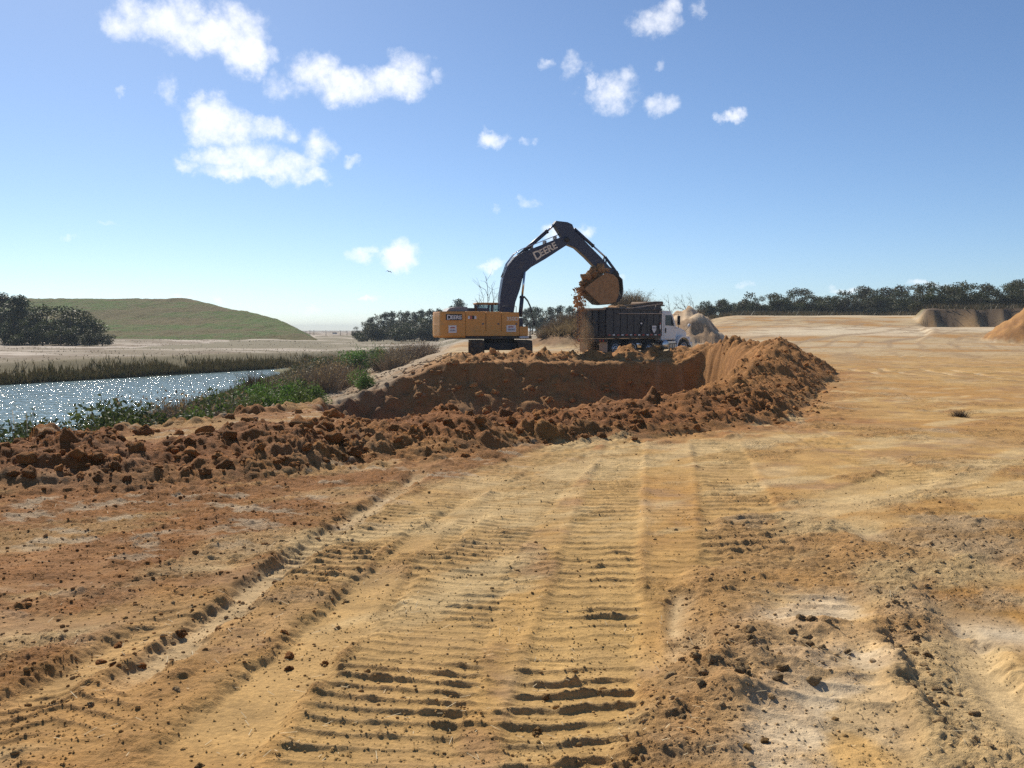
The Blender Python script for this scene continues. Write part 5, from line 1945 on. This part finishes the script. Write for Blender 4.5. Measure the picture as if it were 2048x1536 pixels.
# bushes on the bank between the berm and the pond
BUSH = [  # px, Y, scale, kind, leaf
    (4, 27, 1.7, 'shrub', 'S'), (38, 26, 1.8, 'shrub', 'S'), (78, 27, 1.9, 'shrub', 'S'), (112, 27, 1.5, 'shrub', 'S'), (168, 27, 1.6, 'shrub', 'S'), (200, 26, 2.4, 'shrub', 'S'), (235, 27, 2.5, 'shrub', 'S'), (268, 28, 2.2, 'shrub', 'S'), (300, 29, 1.5, 'shrub', 'S'), (318, 30, 1.4, 'shrub', 'L'),
    (215, 23, 1.3, 'shrub', 'S'), (255, 23, 1.3, 'shrub', 'S'), (55, 23, 1.2, 'shrub', 'S'), (300, 24, 1.0, 'dry', 'D'), (345, 24, 1.2, 'dry', 'D'), (400, 24, 1.1, 'shrub', 'S'), (450, 26, 1.2, 'shrub', 'S'), (500, 28, 1.0, 'shrub', 'L'), (430, 27, 1.3, 'shrub', 'L'), (540, 33, 1.1, 'shrub', 'L'), (480, 30, 1.2, 'dry', 'D'),
    (338, 30, 1.35, 'dry', 'D'), (362, 29, 1.7, 'dry', 'D'), (385, 31, 1.6, 'dry', 'D'), (350, 34, 1.4, 'dry', 'D'), (410, 30, 1.5, 'dry', 'D'), (425, 34, 1.3, 'shrub', 'S'), (445, 32, 1.5, 'shrub', 'S'), (470, 35, 1.4, 'shrub', 'S'), (492, 33, 1.25, 'shrub', 'L'),
    (455, 40, 1.5, 'shrub', 'S'), (500, 42, 1.6, 'shrub', 'L'), (528, 38, 1.3, 'shrub', 'L'), (505, 50, 1.9, 'reed', 'R'), (515, 46, 1.7, 'reed', 'R'), (545, 41, 1.3, 'shrub', 'L'), (560, 46, 1.4, 'dry', 'D'), (575, 44, 1.2, 'shrub', 'L'), (590, 42, 1.0, 'shrub', 'L'), (612, 44, 1.1, 'shrub', 'L'), (632, 45, .9, 'shrub', 'L'),
    (540, 54, 1.5, 'shrub', 'S'), (570, 58, 1.6, 'dry', 'D'), (590, 56, 1.6, 'shrub', 'S'), (610, 60, 1.8, 'dry', 'D'), (628, 62, 1.7, 'dry', 'D'), (645, 58, 1.7, 'dry', 'D'), (660, 62, 1.8, 'dry', 'D'), (680, 64, 1.6, 'dry', 'D'), (600, 70, 1.7, 'shrub', 'S'), (630, 74, 1.8, 'shrub', 'S'), (655, 75, 1.9, 'dry', 'D'),
    (722, 49, .95, 'shrub', 'L'), (700, 84, 1.9, 'shrub', 'L'), (725, 86, 1.9, 'shrub', 'L'), (752, 88, 2.0, 'shrub', 'L'), (775, 86, 1.8, 'dry', 'D'), (790, 82, 1.6, 'dry', 'D'), (680, 92, 1.9, 'shrub', 'S'),
    (815, 88, 1.6, 'dry', 'D'), (840, 90, 1.6, 'dry', 'D'), (800, 100, 1.7, 'dry', 'D'), (855, 96, 1.4, 'dry', 'D'), (640, 96, 1.8, 'shrub', 'S'), (660, 104, 1.9, 'dry', 'D'), (620, 108, 1.8, 'shrub', 'S'), (760, 100, 1.7, 'shrub', 'S')]
made = {}
for i, (px, Y, s_, kind, lf) in enumerate(BUSH):
    x = ray(px, 800)[0] * Y
    z = float(hz(x, Y)[0])
    nm = {'shrub': 'leafy_shrub', 'dry': 'dry_weed', 'reed': 'reed_clump'}[kind]
    if kind == 'shrub' and lf == 'L':
        nm = 'green_shrub'
    s_ = s_ * (.9 + .2 * VEG.rand())
    tp = float(np.interp(px, [0, 60, 110, 150, 200, 260, 300, 320, 340, 390, 420, 450, 500, 560, 600, 620, 650, 690, 730, 900], [850, 846, 866, 860, 812, 816, 842, 835, 800, 795, 802, 786, 772, 766, 752, 728, 706, 706, 690, 680]))
    s_ = min(s_, max((at(px, tp, Y).z - z) / {'shrub': 1.18, 'dry': 1.05, 'reed': .95}[kind], .35))
    e = plant(nm, kind, i, x, Y, z - .05, s_, VEG.rand() * 6.28, {'S': M_SHRUB, 'L': M_LUSH, 'D': M_DRY, 'R': M_REED}[lf], M_DRYSTEM)
    made.setdefault(nm, []).append((px, e))
FMT = {'leafy_shrub': ('dull green leafy shrub, {} from the left along the pond bank', 'shrub'), 'dry_weed': ('dry brown weed clump, {} from the left along the pond bank', 'weed'),
       'reed_clump': ('upright reed clump, {} of two before the pond water', 'reed'), 'green_shrub': ('bright green leafy shrub, {} from the left along the pond bank', 'shrub')}
for nm, lst in made.items():
    lst.sort(key=lambda q: q[0])
    for i, (_, e) in enumerate(lst):
        tag(e, FMT[nm][0].format(ORD[i] if i < len(ORD) else str(i)), FMT[nm][1], 'plants on the pond bank')


def blade_mass(name, pts, hmin, hmax, width, m_, seed, lean=.25):
    rng = np.random.RandomState(seed)
    n = len(pts)
    h_ = hmin + (hmax - hmin) * rng.rand(n)
    a_ = rng.rand(n) * 6.28
    w_ = np.stack([np.cos(a_), np.sin(a_), a_ * 0], 1) * width * (.6 + .8 * rng.rand(n))[:, None]
    tip = pts + np.stack([rng.randn(n) * lean * h_, rng.randn(n) * lean * h_, h_], 1)
    V = np.stack([pts - w_, pts + w_, tip], 1).reshape(-1, 3)
    me = np_mesh(name, V, np.arange(3 * n).reshape(-1, 3))
    return link(name, me, m_)


# reeds along the far shore, sparse weeds on the flat beyond: nobody could count these
rng = np.random.RandomState(3)
n = 26000
t = rng.rand(n)
wv = np.abs(rng.randn(n)) * 1.5 - .2
P2 = FS_A[None] + (FS_B - FS_A)[None] * (-.15 + 1.22 * t)[:, None] + FS_N[None] * wv[:, None]
keep = fbm(P2[:, 0], P2[:, 1], .25, 3, 400) > -.12 - .4 * rng.rand(n)
P2 = P2[keep]
P3 = np.stack([P2[:, 0], P2[:, 1], hz(P2[:, 0], P2[:, 1]) - .05], 1)
o = blade_mass('shore_reeds', P3, .25, .85, .06, M_REED, 4)
tag(o, 'brown-green reeds fringing the far shore of the pond', 'reeds', None, 'stuff')
n = 8000
x_ = -90 + 96 * rng.rand(n)
y_ = 85 + 150 * rng.rand(n) ** 1.2
w_ = (x_ - FS_A[0]) * FS_N[0] + (y_ - FS_A[1]) * FS_N[1]
keep = ((w_ > 4) | (y_ > 122)) & (fbm(x_, y_, .10, 4, 77) * -1 + .6 * fbm(x_, y_, .4, 3, 402) > .0) & (np.abs(x_ / y_) < .6)
x_, y_ = x_[keep], y_[keep]
P3 = np.stack([x_, y_, hz(x_, y_) - .05], 1)
o = blade_mass('flat_weeds', P3, .06, .22, .09, M_WEED, 5, .6)
tag(o, 'sparse dry weeds on the sandy flat beyond the pond', 'weeds', None, 'stuff')
n = 9000
y_ = 22 + 90 * rng.rand(n) ** 1.3
x_ = x_shore(y_) + (x_top(y_) - x_shore(y_)) * rng.rand(n) ** 1.3 * .5
P3 = np.stack([x_, y_, hz(x_, y_) - .03], 1)
ok = P3[:, 2] > WATER_Z
o = blade_mass('bank_grass', P3[ok], .2, .65, .035, M_REED, 6, .45)
tag(o, 'rank grass between the shrubs on the near pond bank', 'grass', None, 'stuff')
n = 16000
x_ = 28 + 75 * rng.rand(n)
y_ = 183 + 10 * rng.rand(n)
y_ = np.where(x_ / y_ > .43, 154 + 8 * rng.rand(n), y_)
x_ = np.where(y_ < 170, 69 + 31 * rng.rand(n), x_)
y_ = y_ + 2.5 * rng.randn(n)
P3 = np.stack([x_, y_, hz(x_, y_) - .05], 1)
o = blade_mass('slope_grass', P3[rng.rand(n) < S(-.35, .3, fbm(x_, y_, .15, 3, 410))], .3, 1.2, .10, M_REED, 7, .4)
tag(o, 'tan dry grass along the foot of the right tree line', 'grass', None, 'stuff')
n = 11000
x_ = 3 + 11.5 * rng.rand(n)
y_ = 88 + 10 * rng.rand(n)
P3 = np.stack([x_, y_, hz(x_, y_) - .05], 1)
o = blade_mass('mound_grass', P3[P3[:, 2] > 1.0], .2, .8, .05, M_DRY, 8, .5)
tag(o, 'short dry grass over the mounds behind the truck', 'grass', None, 'stuff')

# ------------------------------------------------------------------ clods
def ico(sub):
    bm = bmesh.new()
    bmesh.ops.create_icosphere(bm, subdivisions=sub, radius=1.0)
    bm.verts.ensure_lookup_table()
    V = np.array([v.co[:] for v in bm.verts])
    Fq = np.array([[v.index for v in f.verts] for f in bm.faces])
    bm.free()
    return V, Fq


def clod_shapes(sub, count, seed, amp):
    from mathutils import noise as mn
    V, Fq = ico(sub)
    rng = np.random.RandomState(seed)
    out = []
    for k in range(count):
        off = Vector(rng.rand(3) * 50)
        r_ = np.array([1 + amp * mn.fractal(Vector(v) * 1.3 + off, .9, 2.2, 3) + amp * .5 * mn.noise(Vector(v) * 3.5 + off) for v in V])
        sq = np.array((1 + .35 * rng.rand(), .8 + .3 * rng.rand(), .55 + .3 * rng.rand()))
        q = V * r_[:, None] * sq
        # blunt facets: clip by a couple of planes, as broken lumps have
        for _ in range(4):
            d = rng.randn(3)
            d /= np.linalg.norm(d)
            h_ = .55 + .25 * rng.rand()
            ex_ = np.maximum(q @ d - h_, 0)
            q = q - ex_[:, None] * d * .85
        out.append(q)
    return out, Fq


SH3, F3 = clod_shapes(3, 8, 1, .55)
SH2, F2 = clod_shapes(2, 10, 1, .38)
SH1, F1_ = clod_shapes(1, 10, 2, .30)
rng = np.random.RandomState(17)
CL = []            # x, y, r, zone
crest = np.array(CREST)
seg = np.hypot(np.diff(crest[:, 0]), np.diff(crest[:, 1]))
cum = np.concatenate([[0], np.cumsum(seg)])
n = 7000
tt = rng.rand(n) ** 1.15 * cum[-1]
cx = np.interp(tt, cum, crest[:, 0])
cy = np.interp(tt, cum, crest[:, 1])
cw_ = np.interp(tt, cum, crest[:, 3])
dxy = np.gradient(crest[:, :2], axis=0)
nx = np.interp(tt, cum, dxy[:, 1])
ny = np.interp(tt, cum, -dxy[:, 0])
nn = np.hypot(nx, ny)
offn = (rng.rand(n) ** .9 * 1.35 - .35 + .12 * rng.randn(n)) * cw_
bx_, by_ = cx + nx / nn * offn, cy + ny / nn * offn
br_ = .010 + .062 * rng.rand(n) ** 9 + .018 * rng.rand(n) ** 2
for q in zip(bx_, by_, br_, np.zeros(n)):
    CL.append(q)
# scattered over the near yard, thicker where the ground is broken
n = 9000
yy_ = 3.4 * np.exp(rng.rand(n) * math.log(26 / 3.4))
xx_ = yy_ * (-.60 + 1.2 * rng.rand(n))
dens = S(-.1, .45, fbm(xx_, yy_, .9, 4, 200) + .25 * fbm(xx_, yy_, 3.5, 2, 204)) + .5 * S(-.6, -2.2, xx_ + (yy_ - 6) * .10)
okp = rng.rand(n) < dens * .9 + .02
xx_, yy_ = xx_[okp], yy_[okp]
rr_ = .004 + .006 * rng.rand(len(xx_)) ** 2 + .012 * rng.rand(len(xx_)) ** 12
for q in zip(xx_, yy_, rr_, np.ones(len(xx_))):
    CL.append(q)
for (pth, hw, cnt, rmx) in ((RIDGE_R, .10, 220, .026), (RIDGE_M, .24, 320, .018), (LUMPS_M, .24, 130, .034), (ROUGH_R, .5, 500, .022), ([RUT_1[0], RUT_1[2], RUT_1[4], RUT_1[6]], .30, 300, .020)):
    pth = np.array(pth)
    sg = np.concatenate([[0], np.cumsum(np.hypot(*np.diff(pth, axis=0).T))])
    t_ = rng.rand(cnt) * sg[-1]
    x0 = np.interp(t_, sg, pth[:, 0]) + rng.randn(cnt) * hw * .7
    y0 = np.interp(t_, sg, pth[:, 1]) + rng.randn(cnt) * hw * .7
    r0 = .006 + (rmx - .006) * rng.rand(cnt) ** 5
    for q in zip(x0, y0, r0, np.full(cnt, 2)):
        CL.append(q)
# rubble on the slump under the excavator and along the pit rim
cnt = 500
for q in zip(-6 + 15 * rng.rand(cnt), 44 + 8 * rng.rand(cnt), .05 + .16 * rng.rand(cnt) ** 4, np.full(cnt, 3)):
    CL.append(q)
# stones on the furrowed slope left of the excavator
cnt = 1000
for q in zip(-11 + 8 * rng.rand(cnt), 45 + 25 * rng.rand(cnt), .04 + .10 * rng.rand(cnt) ** 3, np.full(cnt, 4)):
    CL.append(q)
cnt = 700
for q in zip(-11 + 9 * rng.rand(cnt), 12 + 20 * rng.rand(cnt), .02 + .16 * rng.rand(cnt) ** 8, np.zeros(cnt)):
    CL.append(q)
cnt = 1000
yq = 4.5 + 6.5 * rng.rand(cnt)
for q in zip(yq * (-.60 + .42 * rng.rand(cnt) ** 1.3), yq, .005 + .010 * rng.rand(cnt) ** 2 + .02 * rng.rand(cnt) ** 12, np.zeros(cnt)):
    CL.append(q)
CL = np.array(CL)
BIG = [(130, 868, 11.2, .30), (600, 905, 12.2, .36), (665, 915, 12.0, .25), (270, 880, 10.6, .22), (455, 905, 11.4, .24), (380, 900, 10.7, .2), (520, 860, 13.0, .26), (230, 925, 10.2, .2), (60, 915, 10.0, .2), (560, 830, 16.0, .24), (640, 885, 12.6, .22), (800, 905, 12.8, .2)]
for (px, py, Y, r_) in BIG:
    CL = np.vstack([CL, [(ray(px, py)[0] * Y, Y, r_ * .50, 0)]])
zc, cc, _, idc = terrain(CL[:, 0], CL[:, 1])
ang_ = CL[:, 2] / np.hypot(CL[:, 0], CL[:, 1])
inview = (np.abs(CL[:, 0] / CL[:, 1]) < .56) & (CL[:, 1] > 3.4)
rank = np.argsort(-(ang_ * inview))
single = set(rank[:260].tolist())
tint = np.array([(.37, .155, .042), (.45, .26, .09), (.50, .33, .16), (.38, .18, .055), (.38, .27, .16)])
LABS = [('reddish soil clod resting on the near berm of the pit', 'clods on the berm'), ('small pale clod lying loose on the tracked yard', 'clods on the yard'), ('pale clay lump in the broken ridges at the right foreground', 'clay lumps in the foreground'),
        ('soil clod on the slumped bank below the excavator', 'clods below the excavator'), ('stone on the furrowed slope left of the excavator', 'stones on the slope')]
mesh_cache = {}


def clod_mesh(shape, zone, tone):
    key = (shape, zone, tone)
    if key not in mesh_cache:
        q = SH3[shape]
        me = np_mesh('soil_clod', q, F3, True)
        base = tint[zone] * (.75 + .2 * tone)
        set_attrs(me, np.tile(base, (len(q), 1)), np.full(len(q), .9))
        me.materials.append(M_CLOD)
        mesh_cache[key] = me
    return mesh_cache[key]


singles = []
mass_v, mass_f, mass_c, base_i = [], [], [], 0
for i in range(len(CL)):
    x0, y0, r0, zn = CL[i]
    zn = int(zn)
    rz_ = rng.rand() * 6.28
    if i in single:
        me = clod_mesh(rng.randint(8), zn, rng.randint(4))
        o_ = bpy.data.objects.new('soil_clod', me)
        COL.objects.link(o_)
        o_.location = (x0, y0, zc[i] + r0 * .10)
        o_.scale = (r0, r0, r0)
        o_.rotation_euler = (rng.randn() * .3, rng.randn() * .3, rz_)
        singles.append((zn, x0, y0, o_))
        continue
    far_ = ang_[i] < .0035 or not inview[i]
    Vs, Fs = (SH1, F1_) if far_ else (SH2, F2)
    q = Vs[rng.randint(len(Vs))] * r0
    c0_, s0_ = math.cos(rz_), math.sin(rz_)
    q = q @ np.array([(c0_, -s0_, 0), (s0_, c0_, 0), (0, 0, 1)])
    mass_v.append(q + np.array((x0, y0, zc[i] + r0 * .15)))
    mass_f.append(Fs + base_i)
    k_ = .75 + .5 * rng.rand()
    mass_c.append(np.tile(np.clip((cc[i] * .5 + tint[zn] * .5) * k_, 0, .8), (len(q), 1)))
    base_i += len(q)
buckets = {}
for (zn, x0, y0, o_) in singles:
    px = 1024 + x0 / y0 * F_PX
    if zn == 0:
        sec = 'at the left end of the berm' if px < 330 else 'on the berm below the pond shrubs' if px < 640 else 'on the berm left of the excavator' if px < 860 else 'on the berm below the excavator' if px < 1090 else 'on the berm below the truck' if px < 1400 else 'on the high right end of the berm'
    elif zn == 1:
        sec = 'loose on the left yard' if px < 700 else 'loose among the middle wheel tracks' if px < 1400 else 'loose on the right yard'
    elif zn == 2:
        sec = 'beside the narrow pale rut' if px < 1150 else 'in the broken clay' if px < 1560 and y0 < 6 else 'beside the pale strip'
    else:
        sec = 'on the bank below the excavator' if zn == 3 else 'on the slope left of the excavator'
    buckets.setdefault(sec, []).append((px, zn, o_))
for sec, lst in buckets.items():
    lst.sort(key=lambda q: q[0])
    for i, (px, zn, o_) in enumerate(lst):
        w1_ = ('reddish', 'sandy', 'pale', 'brown', 'grey')[zn]
        nth = ORD[i] if i < len(ORD) else ORD[len(lst) - 1 - i] if len(lst) - 1 - i < len(ORD) else 'middle'
        side_ = 'left' if i < len(ORD) else 'right'
        tag(o_, '%s large %s clod from the %s, %s' % (nth, w1_, side_, sec), 'soil clod', 'clods ' + sec)
V = np.vstack(mass_v)
me = np_mesh('loose_clods', V, np.vstack(mass_f), True)
set_attrs(me, np.vstack(mass_c), np.full(len(V), .9))
o = link('loose_clods', me, M_CLOD)
tag(o, 'countless small clods and crumbs strewn over the berm and the yard', 'soil', None, 'stuff')
print('clod tris', sum(len(f) for f in mass_f))

# grains of broken soil close to the camera, far too many to count
n = 16000
yy_ = 3.4 * np.exp(rng.rand(n) * math.log(10.5 / 3.4))
xx_ = yy_ * (-.58 + 1.16 * rng.rand(n))
dn_ = .18 + .82 * S(-.15, .35, fbm(xx_, yy_, 1.1, 3, 200) + .5 * fbm(xx_, yy_, 4.0, 3, 420))
kp = rng.rand(n) < dn_
xx_, yy_ = xx_[kp], yy_[kp]
n = len(xx_)
zz_, cc_, _, _ = terrain(xx_, yy_)
oct_v = np.array([(1, 0, 0), (0, 1, 0), (-1, 0, 0), (0, -1, 0), (0, 0, 1)], float)
oct_f = np.array([(0, 1, 4), (1, 2, 4), (2, 3, 4), (3, 0, 4)])
r_ = .0035 + .0065 * rng.rand(n) ** 2
a_ = rng.rand(n) * 6.28
V = oct_v[None] * (r_[:, None] * (.6 + .8 * rng.rand(n, 5)))[:, :, None]
ca_, sa_ = np.cos(a_)[:, None], np.sin(a_)[:, None]
V = np.stack([V[:, :, 0] * ca_ - V[:, :, 1] * sa_, V[:, :, 0] * sa_ + V[:, :, 1] * ca_, V[:, :, 2]], -1)
V += np.stack([xx_, yy_, zz_], 1)[:, None]
Fq = (oct_f[None] + (np.arange(n) * 5)[:, None, None]).reshape(-1, 3)
me = np_mesh('soil_grains', V.reshape(-1, 3), Fq, True)
set_attrs(me, np.repeat(cc_ * (.6 + .5 * rng.rand(n))[:, None], 5, axis=0), np.full(5 * n, .5))
o = link('soil_grains', me, M_CLOD)
tag(o, 'fine grains of broken soil over the near ground', 'soil', None, 'stuff')

# straw and dead grass bits on the near ground
n = 700
yy_ = 3.5 * np.exp(rng.rand(n) * math.log(13 / 3.5))
xx_ = yy_ * (-.50 + 1.0 * rng.rand(n))
zz_ = hz(xx_, yy_) + .006
a_ = rng.rand(n) * 6.28
L_ = .02 + .06 * rng.rand(n) ** 2
d1 = np.stack([np.cos(a_) * L_, np.sin(a_) * L_, L_ * .35 * rng.rand(n)], 1)
d2 = np.stack([-np.sin(a_), np.cos(a_), a_ * 0], 1) * .0016
P0 = np.stack([xx_, yy_, zz_], 1)
V = np.stack([P0 - d2, P0 + d2, P0 + d1 + d2, P0 + d1 - d2], 1).reshape(-1, 3)
M_STRAW = mat('straw', (.55, .43, .25), .8, var=.3, vscale=40)
o = link('straw', np_mesh('straw', V, np.arange(4 * n).reshape(-1, 4)), M_STRAW)
tag(o, 'bits of pale straw strewn across the tracked ground', 'straw', None, 'stuff')

# small dead tuft on the right of the yard
gx, gy = g2(1920, 832)
e = plant('dead_tuft', 'dry', 1, gx, gy, float(hz(gx, gy)[0]) - .05, .17, 1.0, M_DEAD, M_DEAD)
tag(e, 'small dead weed tuft alone on the open yard at right', 'weed')

# ------------------------------------------------------------------ far away: a vehicle on the track, fence posts, a bird
VY = 470.0
vx = ray(669.5, 668)[0] * VY
vz = float(hz(vx, VY)[0])
vz = at(669, 674, VY).z
fv = empty('far_truck', (vx, VY, vz), R(-80))
tag(fv, 'tiny truck far off on the skyline between hill and wood', 'truck')
MB().box(-1.6, 1.0, -1.1, 1.1, .6, 2.2, .1).build('body', M_NAVY, fv)
MB().box(.9, 2.2, -1.1, 1.1, .6, 1.7, .1).build('cab', M_REFW, fv)
for xx in (-1.1, 1.4):
    for s_ in (-1, 1):
        MB().lathe([(.05, -.15), (.5, -.15), (.5, .15), (.05, .15)], (xx, s_ * 1.0, .5), 'y', 14).build('wheel', M_RUBBER, fv)
for i, px in enumerate((612, 620, 628, 652, 681, 694)):
    Y = 330 + 8 * i
    p = at(px, 671, Y)
    z0 = float(hz(p.x, Y)[0])
    mb = MB()
    mb.tube([(0, 0, -.3), (0, 0, max(p.z - z0, .9) + 1.1)], .10, 6, .08)
    o = mb.build('fence_post', M_BARK)
    o.location = (p.x, Y, z0)
    tag(o, 'thin fence post, %s from the left on the skyline right of the hill' % ORD[i], 'post', 'posts on the skyline')
p = at(778, 543, 70)
mb = MB()
bb = mb.b
pts = [(-.55, 0, -.10), (-.28, .02, .12), (0, 0, .06), (.28, .02, .12), (.55, 0, -.10), (.26, .16, .05), (0, .20, .02), (-.26, .16, .05)]
top_ = [bb.verts.new(q) for q in pts]
bot_ = [bb.verts.new((q[0] * .98, q[1], q[2] - .035)) for q in pts]
bb.faces.new((top_[0], top_[7], top_[1]))
bb.faces.new((top_[1], top_[7], top_[6], top_[2]))
bb.faces.new((top_[2], top_[6], top_[5], top_[3]))
bb.faces.new((top_[3], top_[5], top_[4]))
bb.faces.new((bot_[1], bot_[7], bot_[0]))
bb.faces.new((bot_[2], bot_[6], bot_[7], bot_[1]))
bb.faces.new((bot_[3], bot_[5], bot_[6], bot_[2]))
bb.faces.new((bot_[4], bot_[5], bot_[3]))
for i in range(8):
    order = [0, 1, 2, 3, 4, 5, 6, 7]
    j = (i + 1) % 8
    bb.faces.new((top_[i], top_[j], bot_[j], bot_[i]))
mb.lathe([(.01, -.24), (.05, -.18), (.07, 0), (.06, .16), (.02, .34)], (0, .05, .0), 'y', 8)
bmesh.ops.recalc_face_normals(bb, faces=bb.faces[:])
o = mb.build('bird', M_BLACK)
o.location = p
o.scale = (.45, .45, .45)
o.rotation_euler = (R(10), R(12), R(35))
tag(o, 'small dark bird gliding low in the sky beyond the excavator', 'bird')

# ------------------------------------------------------------------ the thin haze of the day
m = bpy.data.materials.new('haze_air')
m.use_nodes = True
nt = m.node_tree
nt.nodes.remove(nt.nodes['Principled BSDF'])
pv = nt.nodes.new('ShaderNodeVolumePrincipled')
pv.inputs['Density'].default_value = .00030
pv.inputs['Color'].default_value = (.82, .91, 1, 1)
nt.links.new(pv.outputs[0], nt.nodes['Material Output'].inputs['Volume'])
o = MB().box(-3400, 3400, -3400, 3400, -8, 18).build('haze', m)
tag(o, None, None, None, 'stuff')
